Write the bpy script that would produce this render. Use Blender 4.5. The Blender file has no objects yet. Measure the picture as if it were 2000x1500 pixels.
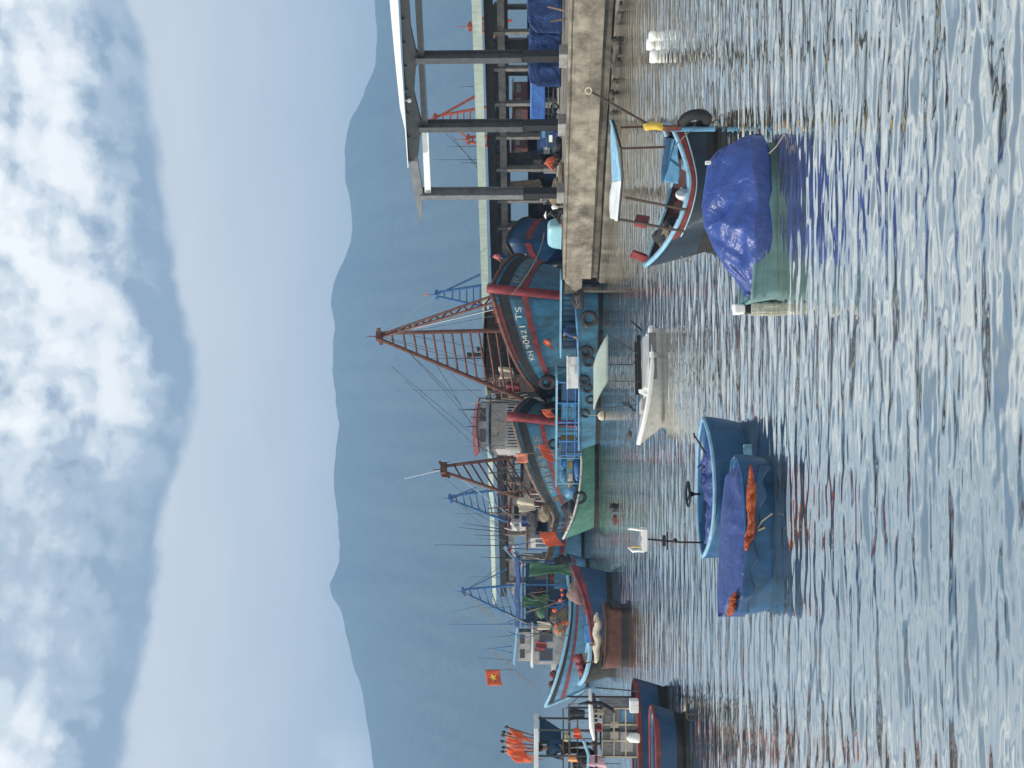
import bpy, bmesh, math, random
import numpy as np
from mathutils import Vector, Matrix, Euler
from math import radians, sin, cos, pi, sqrt, atan2, exp
random.seed(7)
RNG = np.random.default_rng(7)
S = bpy.context.scene
COL = S.collection
# ------------------------------------------------------------------ camera
H = 3.8                       # eye height over the water
F = 2000.0
PITCH = math.atan(50 / F)
CAM = Vector((0, 0, H))
FW = Vector((0, cos(PITCH), sin(PITCH)))
UP = Vector((0, -sin(PITCH), cos(PITCH)))
RT = Vector((1, 0, 0))
cd = bpy.data.cameras.new('camera')
cd.sensor_fit = 'HORIZONTAL'; cd.sensor_width = 36; cd.lens = 36
cd.clip_start = .1; cd.clip_end = 30000
cam = bpy.data.objects.new('camera', cd); COL.objects.link(cam)
m = Matrix.Identity(4)
for i in range(3):            # the photograph is stored turned a quarter: world up points left in it
    m[i][0] = -UP[i]; m[i][1] = RT[i]; m[i][2] = -FW[i]; m[i][3] = CAM[i]
cam.matrix_world = m
S.camera = cam
S.view_settings.view_transform = 'Standard'; S.view_settings.look = 'None'
S.view_settings.exposure = .55; S.view_settings.gamma = 1

def ray(px, py):
    return FW + UP * ((1000 - px) / F) + RT * ((750 - py) / F)
def P(px, py, Y):             # a surveyed point: sight line (px, py) at distance Y
    d = ray(px, py); return CAM + d * (Y / d.y)
def G(px, py, z=0.0):         # sight line meets height z
    d = ray(px, py); return CAM + d * ((z - H) / d.z)
def D(px, z=0.0):
    return G(px, 750, z).y

# ------------------------------------------------------------------ objects
def tag(o, label=None, cat=None, group=None, kind=None):
    if label: o['label'] = label
    if cat: o['category'] = cat
    if group: o['group'] = group
    if kind: o['kind'] = kind
    return o
def thing(name, label, cat, loc=(0, 0, 0), rz=0.0, group=None):
    o = bpy.data.objects.new(name, None); COL.objects.link(o)
    o.location = loc; o.rotation_euler = (0, 0, rz); o.empty_display_size = .3
    return tag(o, label, cat, group)

class MB:
    def __init__(s): s.bm = bmesh.new(); s.mi = 0
    def face(s, pts):
        vs = [s.bm.verts.new(Vector(p)) for p in pts]
        f = s.bm.faces.new(vs); f.material_index = s.mi; return s
    def hexa(s, a, b):        # two loops of equal length -> closed prism
        n = len(a)
        va = [s.bm.verts.new(Vector(p)) for p in a]; vb = [s.bm.verts.new(Vector(p)) for p in b]
        for f in ([va[::-1], vb] + [[va[i], va[(i + 1) % n], vb[(i + 1) % n], vb[i]] for i in range(n)]):
            s.bm.faces.new(f).material_index = s.mi
        return s
    def box(s, c, d, rz=0.0, mat=None):
        x, y, z = d[0] / 2, d[1] / 2, d[2] / 2
        R = mat or Matrix.Rotation(rz, 3, 'Z'); c = Vector(c)
        lo = [c + R @ Vector(p) for p in ((-x, -y, -z), (x, -y, -z), (x, y, -z), (-x, y, -z))]
        hi = [c + R @ Vector(p) for p in ((-x, -y, z), (x, -y, z), (x, y, z), (-x, y, z))]
        return s.hexa(lo, hi)
    def bar(s, p, q, w, h=None, up=(0, 0, 1)):
        p = Vector(p); q = Vector(q); h = h or w
        d = (q - p).normalized(); u = Vector(up)
        if abs(d.dot(u)) > .98: u = Vector((1, 0, 0))
        a = d.cross(u).normalized() * (w / 2); b = a.cross(d).normalized() * (h / 2)
        return s.hexa([p - a - b, p + a - b, p + a + b, p - a + b], [q - a - b, q + a - b, q + a + b, q - a + b])
    def tube(s, pts, r, n=8, closed=False, cap=True):
        pts = [Vector(p) for p in pts]; N = len(pts); rings = []
        rr = r if isinstance(r, (list, tuple)) else [r] * N
        prev = None
        for i, p in enumerate(pts):
            a = pts[(i - 1) % N] if (i or closed) else p
            b = pts[(i + 1) % N] if (i < N - 1 or closed) else p
            d = (b - a)
            d = d.normalized() if d.length > 1e-9 else Vector((0, 0, 1))
            if prev is None:
                u = Vector((0, 0, 1)) if abs(d.z) < .9 else Vector((1, 0, 0))
                x = d.cross(u).normalized()
            else:
                x = (prev - d * prev.dot(d)).normalized()
            prev = x; y = d.cross(x)
            rings.append([s.bm.verts.new(p + (x * cos(k * 2 * pi / n) + y * sin(k * 2 * pi / n)) * rr[i]) for k in range(n)])
        M_ = N if closed else N - 1
        for i in range(M_):
            A, B = rings[i], rings[(i + 1) % N]
            for k in range(n):
                s.bm.faces.new([A[k], A[(k + 1) % n], B[(k + 1) % n], B[k]]).material_index = s.mi
        if cap and not closed:
            s.bm.faces.new(rings[0][::-1]).material_index = s.mi; s.bm.faces.new(rings[-1]).material_index = s.mi
        return s
    def grid(s, fn, nu, nv, wrap=False):
        g = [[s.bm.verts.new(Vector(fn(i / nu, j / nv))) for j in range(nv + (0 if wrap else 1))] for i in range(nu + 1)]
        w = len(g[0])
        for i in range(nu):
            for j in range(nv):
                k = (j + 1) % w
                try: s.bm.faces.new([g[i][j], g[i + 1][j], g[i + 1][k], g[i][k]]).material_index = s.mi
                except ValueError: pass
        return s
    def ball(s, c, r, nu=10, nv=14, jit=0.0):
        c = Vector(c); r = Vector(r) if hasattr(r, '__len__') else Vector((r, r, r))
        def fn(u, v):
            a = u * pi * .998 + .001 * pi; b = v * 2 * pi
            k = 1 + (jit * sin(5 * b + 3 * a) * sin(a) if jit else 0)
            return c + Vector((r.x * sin(a) * cos(b), r.y * sin(a) * sin(b), r.z * cos(a))) * k
        return s.grid(fn, nu, nv, wrap=True)
    def torus(s, c, R, r, n=(0, 0, 1), nu=20, nv=8):
        n = Vector(n).normalized(); u = n.orthogonal().normalized(); w = n.cross(u); c = Vector(c)
        return s.tube([c + (u * cos(k * 2 * pi / nu) + w * sin(k * 2 * pi / nu)) * R for k in range(nu)], r, nv, closed=True)
    def lathe(s, c, prof, n=16):
        c = Vector(c)
        return s.grid(lambda u, v: c + Vector((prof[round(u * (len(prof) - 1))][0] * cos(v * 2 * pi), prof[round(u * (len(prof) - 1))][0] * sin(v * 2 * pi), prof[round(u * (len(prof) - 1))][1])), len(prof) - 1, n, wrap=True)
    def build(s, name, mat, parent=None, smooth=False, bevel=0.0, solid=0.0, sub=0, loc=None):
        bmesh.ops.remove_doubles(s.bm, verts=s.bm.verts, dist=1e-5)
        bmesh.ops.recalc_face_normals(s.bm, faces=s.bm.faces)
        me = bpy.data.meshes.new(name); s.bm.to_mesh(me); s.bm.free()
        for q in (mat if isinstance(mat, (list, tuple)) else [mat]): me.materials.append(q)
        if smooth:
            me.polygons.foreach_set('use_smooth', [True] * len(me.polygons))
        o = bpy.data.objects.new(name, me); COL.objects.link(o)
        if parent: o.parent = parent
        if loc is not None: o.location = loc
        if solid:
            md = o.modifiers.new('s', 'SOLIDIFY'); md.thickness = solid; md.offset = 0
        if sub:
            md = o.modifiers.new('u', 'SUBSURF'); md.levels = sub; md.render_levels = sub
        if bevel:
            md = o.modifiers.new('b', 'BEVEL'); md.width = bevel; md.segments = 2; md.limit_method = 'ANGLE'
        return o

def copy_tree(o, parent=None):
    c = o.copy(); COL.objects.link(c); c.parent = parent
    for ch in list(o.children): copy_tree(ch, c)
    return c

def fbm(x, y, seed=0, octv=4, lac=2.0, gain=.5):
    """cheap smooth noise out of sines, -1..1"""
    r = random.Random(seed); t = 0; a = 1; f = 1; n = 0
    for o in range(octv):
        for k in range(3):
            th = r.uniform(0, 2 * pi); ph = r.uniform(0, 2 * pi)
            t += a * sin(f * (x * cos(th) + y * sin(th)) + ph); n += a
        a *= gain; f *= lac
    return t / n * 1.6

# ------------------------------------------------------------------ materials
_mats = {}
def lin(c):                   # 0..255 sRGB -> linear
    return tuple(((v / 255 + .055) / 1.055) ** 2.4 if v > 10 else v / 3294.6 for v in c)
def M(name, col, rough=.6, var=.22, scale=3.0, bump=.12, metal=0.0, streak=0.0, dirt=None, dirt_amt=.45, planks=0.0, spec=.4, fine=None):
    if name in _mats: return _mats[name]
    mt = bpy.data.materials.new(name); mt.use_nodes = True
    nt = mt.node_tree; N = nt.nodes; L = nt.links
    b = N['Principled BSDF']; b.inputs['Roughness'].default_value = rough; b.inputs['Metallic'].default_value = metal
    b.inputs['Specular IOR Level'].default_value = spec
    tc = N.new('ShaderNodeTexCoord')
    mp = N.new('ShaderNodeMapping'); L.new(tc.outputs['Object'], mp.inputs[0])
    if streak: mp.inputs['Scale'].default_value = (1, 1, max(.03, 1 - streak))
    n1 = N.new('ShaderNodeTexNoise'); n1.inputs['Scale'].default_value = scale; n1.inputs['Detail'].default_value = 6; n1.inputs['Roughness'].default_value = .62
    L.new(mp.outputs[0], n1.inputs['Vector'])
    rp = N.new('ShaderNodeValToRGB')
    rp.color_ramp.elements[0].position = .32; rp.color_ramp.elements[1].position = .68
    c = Vector(col[:3])
    rp.color_ramp.elements[0].color = (*(c * (1 - var)), 1); rp.color_ramp.elements[1].color = (*[min(1, v) for v in c * (1 + var)], 1)
    L.new(n1.outputs['Fac'], rp.inputs[0]); out = rp.outputs[0]
    if dirt:
        n2 = N.new('ShaderNodeTexNoise'); n2.inputs['Scale'].default_value = scale * .45; n2.inputs['Detail'].default_value = 9; n2.inputs['Roughness'].default_value = .7
        L.new(mp.outputs[0], n2.inputs['Vector'])
        r2 = N.new('ShaderNodeValToRGB'); r2.color_ramp.elements[0].position = 1 - dirt_amt - .06; r2.color_ramp.elements[1].position = 1 - dirt_amt + .14
        L.new(n2.outputs['Fac'], r2.inputs[0])
        mx = N.new('ShaderNodeMix'); mx.data_type = 'RGBA'
        L.new(r2.outputs[0], mx.inputs[0]); L.new(out, mx.inputs[6]); mx.inputs[7].default_value = (*dirt, 1); out = mx.outputs[2]
    L.new(out, b.inputs['Base Color'])
    bp = N.new('ShaderNodeBump'); bp.inputs['Strength'].default_value = min(1, bump * 3); bp.inputs['Distance'].default_value = .03
    if planks:
        wv = N.new('ShaderNodeTexWave'); wv.wave_type = 'BANDS'; wv.bands_direction = 'Z'; wv.wave_profile = 'SAW'
        wv.inputs['Scale'].default_value = planks; wv.inputs['Distortion'].default_value = .6; wv.inputs['Detail'].default_value = 2
        L.new(tc.outputs['Object'], wv.inputs['Vector'])
        ad = N.new('ShaderNodeMath'); ad.operation = 'ADD'; L.new(wv.outputs['Fac'], ad.inputs[0]); L.new(n1.outputs['Fac'], ad.inputs[1])
        L.new(ad.outputs[0], bp.inputs['Height'])
    else:
        L.new(n1.outputs['Fac'], bp.inputs['Height'])
    L.new(bp.outputs[0], b.inputs['Normal'])
    _mats[name] = mt; return mt

# ------------------------------------------------------------------ light
SUN_EL = radians(48); SUN_H = Vector((-.95, -.22)).normalized()
sunv = Vector((SUN_H.x * cos(SUN_EL), SUN_H.y * cos(SUN_EL), sin(SUN_EL)))
ld = bpy.data.lights.new('sun', 'SUN'); ld.energy = 4.5; ld.angle = radians(.6); ld.color = (1, .95, .87)
sun = bpy.data.objects.new('sun', ld); COL.objects.link(sun); sun.location = (-40, -20, 60)
sun.rotation_euler = sunv.to_track_quat('Z', 'Y').to_euler()

W = bpy.data.worlds.new('World'); S.world = W; W.use_nodes = True
nt = W.node_tree; N = nt.nodes; L = nt.links
for n in list(N): N.remove(n)
out = N.new('ShaderNodeOutputWorld'); bg = N.new('ShaderNodeBackground'); L.new(bg.outputs[0], out.inputs[0])
sky = N.new('ShaderNodeTexSky'); sky.sky_type = 'NISHITA'; sky.sun_disc = False
sky.sun_elevation = SUN_EL; sky.sun_rotation = atan2(sunv.x, sunv.y); sky.air_density = 1.0; sky.dust_density = 1.5; sky.ozone_density = 1.2
def node(t, **k):
    n = N.new(t)
    for a, v in k.items(): setattr(n, a, v)
    return n
def math_(op, a, b=None, c=None, clamp=False):
    n = N.new('ShaderNodeMath'); n.operation = op; n.use_clamp = clamp
    for i, v in enumerate((a, b, c)):
        if v is None: continue
        if isinstance(v, (int, float)): n.inputs[i].default_value = v
        else: L.new(v, n.inputs[i])
    return n.outputs[0]
def mixc(f, a, b):
    n = N.new('ShaderNodeMix'); n.data_type = 'RGBA'
    for i, v in ((0, f), (6, a), (7, b)):
        if isinstance(v, (int, float)): n.inputs[i].default_value = v
        elif isinstance(v, tuple): n.inputs[i].default_value = (*v, 1)
        else: L.new(v, n.inputs[i])
    return n.outputs[2]
def smooth(v, a, b):
    n = N.new('ShaderNodeMapRange'); n.interpolation_type = 'SMOOTHSTEP'
    L.new(v, n.inputs[0]); n.inputs[1].default_value = a; n.inputs[2].default_value = b
    return n.outputs[0]
def ramp(v, pts):
    n = N.new('ShaderNodeValToRGB'); n.color_ramp.interpolation = 'EASE'
    e = n.color_ramp.elements
    e[0].position, e[0].color = pts[0][0], (*pts[0][1], 1); e[1].position, e[1].color = pts[-1][0], (*pts[-1][1], 1)
    for p, c in pts[1:-1]:
        q = e.new(p); q.color = (*c, 1)
    L.new(v, n.inputs[0]); return n.outputs[0]
def fcurve(v, pts, x0, x1):
    mr = N.new('ShaderNodeMapRange'); L.new(v, mr.inputs[0]); mr.inputs[1].default_value = x0; mr.inputs[2].default_value = x1
    n = N.new('ShaderNodeFloatCurve'); cv = n.mapping.curves[0]
    pts = [((x - x0) / (x1 - x0), y) for x, y in pts]
    cv.points[0].location = pts[0]; cv.points[1].location = pts[-1]
    for p in pts[1:-1]: cv.points.new(*p)
    n.mapping.update(); L.new(mr.outputs[0], n.inputs['Value']); return n.outputs[0]
tc = N.new('ShaderNodeTexCoord'); sp = N.new('ShaderNodeSeparateXYZ'); L.new(tc.outputs['Generated'], sp.inputs[0])
x_, y_, z_ = sp.outputs
hl = math_('MAXIMUM', math_('SQRT', math_('ADD', math_('MULTIPLY', x_, x_), math_('MULTIPLY', y_, y_))), .02)
az = math_('DIVIDE', x_, hl); el = math_('DIVIDE', z_, hl)
elc = math_('MINIMUM', el, 4.0)
def noise(scale, det, rgh, dx=0.0, dz=0.0, stretch=1.0, w=0.0, dist=0.0):
    cb = N.new('ShaderNodeCombineXYZ')
    L.new(math_('ADD', az, dx), cb.inputs[0]); L.new(math_('MULTIPLY', math_('ADD', elc, dz), stretch), cb.inputs[1])
    n = N.new('ShaderNodeTexNoise'); n.inputs['Scale'].default_value = scale; n.inputs['Detail'].default_value = det; n.inputs['Roughness'].default_value = rgh
    n.inputs['Distortion'].default_value = dist; n.noise_dimensions = '2D'
    L.new(cb.outputs[0], n.inputs['Vector']); return n.outputs['Fac']
edge = fcurve(az, [(-.45, .386), (-.375, .382), (-.30, .378), (-.225, .368), (-.125, .363), (-.065, .345), (-.015, .334), (.025, .336), (.10, .350), (.175, .357), (.25, .364), (.325, .366), (.375, .38), (.45, .385)], -.45, .45)
n_big = noise(9, 3, .5); n_edge = noise(34, 6, .6)
hgt = math_('SUBTRACT', el, edge)
hgt = math_('ADD', hgt, math_('MULTIPLY', math_('SUBTRACT', n_edge, .5), .018))
mask = smooth(hgt, -.005, .012)
amp = fcurve(az, [(-.45, .95), (-.375, .9), (-.32, .66), (-.25, .44), (-.12, .46), (-.06, .68), (0, .92), (.12, .95), (.3, .95), (.45, .9)], -.45, .45)
def puff(dx=0.0, dz=0.0):
    cb = N.new('ShaderNodeCombineXYZ'); L.new(math_('ADD', az, dx), cb.inputs[0]); L.new(math_('ADD', elc, dz), cb.inputs[1])
    nn = N.new('ShaderNodeTexNoise'); nn.inputs['Scale'].default_value = 16; nn.inputs['Detail'].default_value = 3; nn.noise_dimensions = '2D'; L.new(cb.outputs[0], nn.inputs['Vector'])
    wv = N.new('ShaderNodeMix'); wv.data_type = 'VECTOR'; wv.inputs[0].default_value = .05; L.new(cb.outputs[0], wv.inputs[4]); L.new(nn.outputs['Color'], wv.inputs[5])
    v = N.new('ShaderNodeTexVoronoi'); v.voronoi_dimensions = '2D'; v.feature = 'F1'; v.inputs['Scale'].default_value = 10; v.inputs['Detail'].default_value = 2; v.inputs['Roughness'].default_value = .5
    L.new(wv.outputs[1], v.inputs['Vector'])
    return math_('ADD', math_('MULTIPLY', math_('SUBTRACT', 1.0, v.outputs['Distance']), .55), math_('MULTIPLY', noise(17, 9, .6, dx=dx, dz=dz), .6))
pf = puff(); pf2 = puff(-.010, .016)
lit = math_('MULTIPLY', math_('SUBTRACT', pf, pf2), 2.7)
rise = math_('MULTIPLY', smooth(hgt, .008, .095), .74)
bb = math_('MULTIPLY', rise, amp)
bb = math_('ADD', bb, math_('MULTIPLY', math_('MULTIPLY', lit, amp), math_('ADD', .25, math_('MULTIPLY', rise, .75))))
bb = math_('ADD', bb, math_('MULTIPLY', math_('SUBTRACT', n_big, .5), .40), None)
bb = math_('MINIMUM', math_('MAXIMUM', bb, 0.0), 1.0)
ccol = ramp(bb, [(0, (.235, .28, .345)), (.22, (.40, .445, .495)), (.5, (.68, .70, .70)), (.75, (.90, .88, .84)), (1, (1.02, .98, .92))])
hole = smooth(math_('ADD', noise(6, 4, .5, w=2), math_('MULTIPLY', smooth(el, .55, 1.3), .12)), .56, .70)
hole = math_('MULTIPLY', hole, smooth(el, .50, .60))
upper = smooth(el, .50, .80)
skyc = mixc(math_('MULTIPLY', upper, .80), ccol, (.055, .10, .17))
skyc = mixc(math_('MULTIPLY', hole, .6), skyc, (.09, .18, .34))
# thin veil below the bank
sk = N.new('ShaderNodeVectorMath'); sk.operation = 'SCALE'; L.new(sky.outputs[0], sk.inputs[0]); sk.inputs['Scale'].default_value = .1
n_veil = noise(7, 4, .5, stretch=3.2)
veil = mixc(smooth(n_veil, .35, .7), (.72, .715, .69), (.77, .755, .715))
base = mixc(.88, sk.outputs[0], veil)
lowc = math_('MULTIPLY', smooth(az, -.30, -.36), math_('MULTIPLY', smooth(math_('ADD', el, math_('MULTIPLY', n_edge, .05)), .24, .20), .5))
base = mixc(lowc, base, (1.5, 1.46, 1.4))
fin = mixc(mask, base, skyc)
L.new(fin, bg.inputs[0]); bg.inputs[1].default_value = 1.0
SKY_SCALE = bg

# ------------------------------------------------------------------ water
def make_water():
    rows = [-60, -20, 0, 3, 5]
    y = 6.0
    while y < 46: rows.append(y); y += max(.020, y * y / (1024 * H) * .75)
    while y < 2500: rows.append(y); y += max(.55, y * .012)
    rows += [3500, 6000]
    rows = np.array(rows)
    t = np.concatenate([[-40, -8, -3, -1.6, -1, -.8, -.7], np.linspace(-.62, .62, 640), [.7, .8, 1, 1.6, 3, 8, 40]])
    Yg = np.repeat(rows[:, None], len(t), 1)
    w = np.maximum(np.abs(rows), 6.0) * .62 + 2
    X = t[None, :] * w[:, None]
    # keep far columns from folding: the fan is simply wider with distance
    Z = np.zeros_like(X)
    r = np.random.default_rng(3)
    amp_d = np.clip((110 - Yg) / 70, 0, 1) * np.clip((Yg - 2) / 4, 0, 1)
    for k in range(60):
        lam = .16 * (8.5 ** (k / 59.0)) * r.uniform(.9, 1.1)          # .3 m .. 2.7 m
        th = r.normal(radians(88), radians(15))                        # mostly running towards the camera
        kx, ky = 2 * pi / lam * cos(th), 2 * pi / lam * sin(th)
        st = .0031 * (1.1 if lam < .8 else .6)
        a = lam * st
        vis = np.clip((lam * 1.0 - Yg * Yg / (1024 * H) * 1.2) / lam + .35, 0, 1)   # drop waves finer than the sheet
        ph = kx * X + ky * Yg + r.uniform(0, 2 * pi)
        grp = .6 + .55 * np.sin(X * r.uniform(.05, .35) + Yg * r.uniform(.1, .5) + r.uniform(0, 6))
        Z += a * np.sin(ph + .2 * np.sin(ph)) * vis * grp
    Z *= amp_d
    nr, nc = X.shape
    co = np.stack([X, Yg, Z], -1).reshape(-1, 3).astype(np.float32)
    i = np.arange(nr - 1)[:, None] * nc + np.arange(nc - 1)[None, :]
    fa = np.stack([i, i + 1, i + nc + 1, i + nc], -1).reshape(-1, 4).astype(np.int32)
    me = bpy.data.meshes.new('water')
    me.vertices.add(len(co)); me.vertices.foreach_set('co', co.ravel())
    me.loops.add(fa.size); me.loops.foreach_set('vertex_index', fa.ravel())
    me.polygons.add(len(fa)); me.polygons.foreach_set('loop_start', np.arange(0, fa.size, 4, dtype=np.int32))
    me.polygons.foreach_set('use_smooth', np.ones(len(fa), bool))
    me.update(calc_edges=True)
    o = bpy.data.objects.new('water', me); COL.objects.link(o)
    tag(o, kind='structure')
    mt = bpy.data.materials.new('harbour_water'); mt.use_nodes = True
    nt = mt.node_tree; N = nt.nodes; L = nt.links
    b = N['Principled BSDF']
    b.inputs['Base Color'].default_value = (.055, .085, .09, 1); b.inputs['Roughness'].default_value = .06
    b.inputs['IOR'].default_value = 1.45; b.inputs['Metallic'].default_value = .98
    tc = N.new('ShaderNodeTexCoord')
    def nz(sx, sy, sc, det, rg):
        mp = N.new('ShaderNodeMapping'); mp.inputs['Scale'].default_value = (sx, sy, 1); L.new(tc.outputs['Object'], mp.inputs[0])
        n = N.new('ShaderNodeTexNoise'); n.inputs['Scale'].default_value = sc; n.inputs['Detail'].default_value = det; n.inputs['Roughness'].default_value = rg
        L.new(mp.outputs[0], n.inputs['Vector']); return n.outputs['Fac']
    prev = None
    for (sx, sy, sc, det, rg, dist, stg) in ((.20, 1, 2.0, 2, .5, .13, .62), (.32, 1, 5.0, 1.5, .5, .028, .45)):
        bp = N.new('ShaderNodeBump'); bp.inputs['Strength'].default_value = stg; bp.inputs['Distance'].default_value = dist
        L.new(nz(sx, sy, sc, det, rg), bp.inputs['Height'])
        if prev: L.new(prev, bp.inputs['Normal'])
        prev = bp.outputs[0]
    L.new(prev, b.inputs['Normal'])
    cr = N.new('ShaderNodeValToRGB'); cr.color_ramp.elements[0].color = (.72, .72, .66, 1); cr.color_ramp.elements[1].color = (.86, .85, .775, 1)
    L.new(nz(.4, 1, .12, 4, .6), cr.inputs[0]); L.new(cr.outputs[0], b.inputs['Base Color'])
    me.materials.append(mt)
make_water()

# ------------------------------------------------------------------ hills
RIDGE = [(-700, 740), (-300, 722), (-100, 728), (0, 730), (60, 735), (120, 732), (150, 722), (200, 700), (240, 680), (270, 673), (320, 673), (340, 671), (380, 681), (440, 688), (480, 682), (520, 664), (550, 651), (575, 645), (600, 646), (635, 653), (700, 647), (750, 650), (800, 656), (830, 661), (870, 656), (900, 652), (950, 650), (1000, 657), (1030, 660), (1080, 662), (1112, 661), (1130, 645), (1150, 641), (1170, 650), (1190, 663), (1215, 671), (1260, 679), (1300, 688), (1320, 694), (1350, 706), (1420, 715), (1440, 721), (1500, 727), (1600, 745), (1800, 735), (2200, 770)]
def make_hills():
    YF, YR, YB = 2250.0, 3000.0, 4300.0
    pys = np.arange(-700, 2200, 5.0)
    tops = np.interp(pys, [p[0] for p in RIDGE], [p[1] for p in RIDGE])
    tops = np.convolve(np.pad(tops, 3, 'edge'), np.ones(7) / 7, 'valid')
    rows = 46
    mb = MB(); g = []
    for i in range(rows + 1):
        s = i / rows; row = []
        for py, tp in zip(pys, tops):
            b = (750 - py) / F
            if s <= .72:
                q = s / .72; Y = YF + (YR - YF) * q
            else:
                q = 1 - (s - .72) / .28; Y = YR + (YB - YR) * (1 - q)
            hr = P(tp, py, YR).z + 1.2 * fbm(py * .11, 3, 4, 4) * 2.2
            x = b * Y
            n = fbm(x * .008, Y * .005, 11, 5) * 70 + fbm(x * .022, Y * .004, 5, 4) * 45
            z = hr * (q ** 1.25) + n * (q * (1 - q) * 2.2)
            if q < 1: z = min(z, (hr - H) * Y / YR + H - 2) if s < .72 else z
            row.append(mb.bm.verts.new((x, Y, max(z, -2 if q < .001 else .5))))
        g.append(row)
    for i in range(rows):
        for j in range(len(pys) - 1):
            mb.bm.faces.new([g[i][j], g[i][j + 1], g[i + 1][j + 1], g[i + 1][j]])
    mt = M('hill_forest', (.038, .056, .037), rough=.9, var=.7, scale=.055, bump=.4, dirt=(.55, .52, .45), dirt_amt=.285)
    tag(mb.build('hills', mt, smooth=True), kind='structure')
make_hills()

def make_haze():
    mb = MB(); mb.box((0, 2300, 349), (5600, 5200, 704))
    mt = bpy.data.materials.new('haze_air'); mt.use_nodes = True
    nt = mt.node_tree
    for n in list(nt.nodes):
        if n.type == 'BSDF_PRINCIPLED': nt.nodes.remove(n)
    v = nt.nodes.new('ShaderNodeVolumePrincipled'); v.inputs['Color'].default_value = (.385, .65, 1, 1); v.inputs['Density'].default_value = HAZE
    v.inputs['Anisotropy'].default_value = 0
    o = [n for n in nt.nodes if n.type == 'OUTPUT_MATERIAL'][0]
    nt.links.new(v.outputs[0], o.inputs['Volume'])
    h = mb.build('haze', mt); tag(h, kind='stuff')
HAZE = 4.5e-4
make_haze()
# ================================================================== materials
BLUE = M('blue_paint', (.036, .150, .245), rough=.55, var=.42, scale=2.0, bump=.12, streak=.78, dirt=(.040, .034, .028), dirt_amt=.435, planks=1.6)
BLUE2 = M('pale_blue_paint', (.075, .20, .33), rough=.5, var=.3, scale=3, bump=.08, streak=.6, dirt=(.08, .09, .09), dirt_amt=.36)
INK = M('ink_blue_paint', (.007, .022, .042), rough=.5, var=.4, scale=3, bump=.06, streak=.5, dirt=(.03, .03, .028), dirt_amt=.36, planks=4)
NAVY = M('navy_paint', (.010, .048, .115), rough=.45, var=.35, scale=2.5, bump=.06, streak=.6, dirt=(.03, .04, .05), dirt_amt=.34, planks=2.2)
SKYB = M('sky_blue_paint', (.20, .38, .50), rough=.5, var=.22, scale=5, bump=.06, dirt=(.14, .15, .15), dirt_amt=.33)
BRIGHTB = M('bright_blue_paint', (.032, .135, .33), rough=.45, var=.3, scale=4, bump=.05, dirt=(.05, .06, .08), dirt_amt=.3)
RED = M('red_paint', (.185, .026, .030), rough=.6, var=.45, scale=3, bump=.08, streak=.4, dirt=(.055, .035, .03), dirt_amt=.42)
MAST = M('rust_brown_paint', (.10, .036, .024), rough=.65, var=.5, scale=4, bump=.1, dirt=(.20, .10, .05), dirt_amt=.40)
ORANGE_M = M('orange_red_paint', (.36, .075, .03), rough=.6, var=.3, scale=4)
MASTB = M('blue_steel_paint', (.035, .13, .30), rough=.5, var=.35, scale=4, dirt=(.06, .05, .05), dirt_amt=.3)
TAR = M('tar_black', (.014, .014, .015), rough=.7, var=.4, scale=4, dirt=(.05, .045, .035), dirt_amt=.4)
TYRE = M('tyre_rubber', (.012, .012, .013), rough=.75, var=.4, scale=8, dirt=(.05, .05, .045), dirt_amt=.35)
WOOD = M('weathered_wood', (.16, .11, .075), rough=.8, var=.4, scale=6, bump=.2, streak=.5, dirt=(.05, .04, .03), dirt_amt=.42)
DWOOD = M('dark_wood', (.055, .036, .026), rough=.8, var=.45, scale=5, bump=.2, dirt=(.02, .017, .014), dirt_amt=.42, planks=3)
BROWNB = M('brown_hull_wood', (.085, .032, .022), rough=.7, var=.4, scale=5, bump=.15, streak=.4, dirt=(.03, .02, .017), dirt_amt=.4)
WHITE = M('white_paint', (.72, .72, .70), rough=.5, var=.1, scale=5, bump=.05, streak=.5, dirt=(.32, .29, .25), dirt_amt=.36)
CREAM = M('cream_boards', (.46, .43, .40), rough=.65, var=.2, scale=6, bump=.12, streak=.6, dirt=(.16, .13, .11), dirt_amt=.42)
GELW = M('white_gelcoat', (.74, .73, .69), rough=.3, var=.06, scale=6, bump=.02, dirt=(.42, .39, .33), dirt_amt=.3)
GELG = M('grey_gelcoat', (.42, .41, .39), rough=.4, var=.15, scale=6, bump=.03, streak=.5, dirt=(.14, .13, .10), dirt_amt=.38)
GLASS = M('dark_window', (.012, .016, .022), rough=.12, var=.3, scale=4, bump=0, spec=.8)
BLACK = M('black_plastic', (.010, .010, .012), rough=.5, var=.3, scale=6)
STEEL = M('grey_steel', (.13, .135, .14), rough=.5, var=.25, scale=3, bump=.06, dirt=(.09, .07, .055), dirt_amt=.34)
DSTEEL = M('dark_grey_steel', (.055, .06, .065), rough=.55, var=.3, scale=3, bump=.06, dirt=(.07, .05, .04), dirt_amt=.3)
GALV = M('galvanised_sheet', (.60, .62, .60), rough=.45, var=.1, scale=2, bump=.05, dirt=(.34, .31, .27), dirt_amt=.3)
GREENROOF = M('pale_green_sheet', (.36, .43, .36), rough=.55, var=.12, scale=1.2, bump=.08, dirt=(.30, .33, .27), dirt_amt=.34)
CONC = M('column_concrete', (.30, .29, .27), rough=.85, var=.25, scale=2.5, bump=.15, streak=.5, dirt=(.13, .12, .105), dirt_amt=.38)
TARP = M('blue_tarpaulin', (.030, .060, .225), rough=.40, var=.18, scale=5, bump=.10, dirt=(.06, .085, .235), dirt_amt=.32, spec=.5)
TARPD = M('deep_blue_tarpaulin', (.018, .050, .165), rough=.5, var=.25, scale=3, bump=.16, dirt=(.02, .045, .15), dirt_amt=.34)
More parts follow.
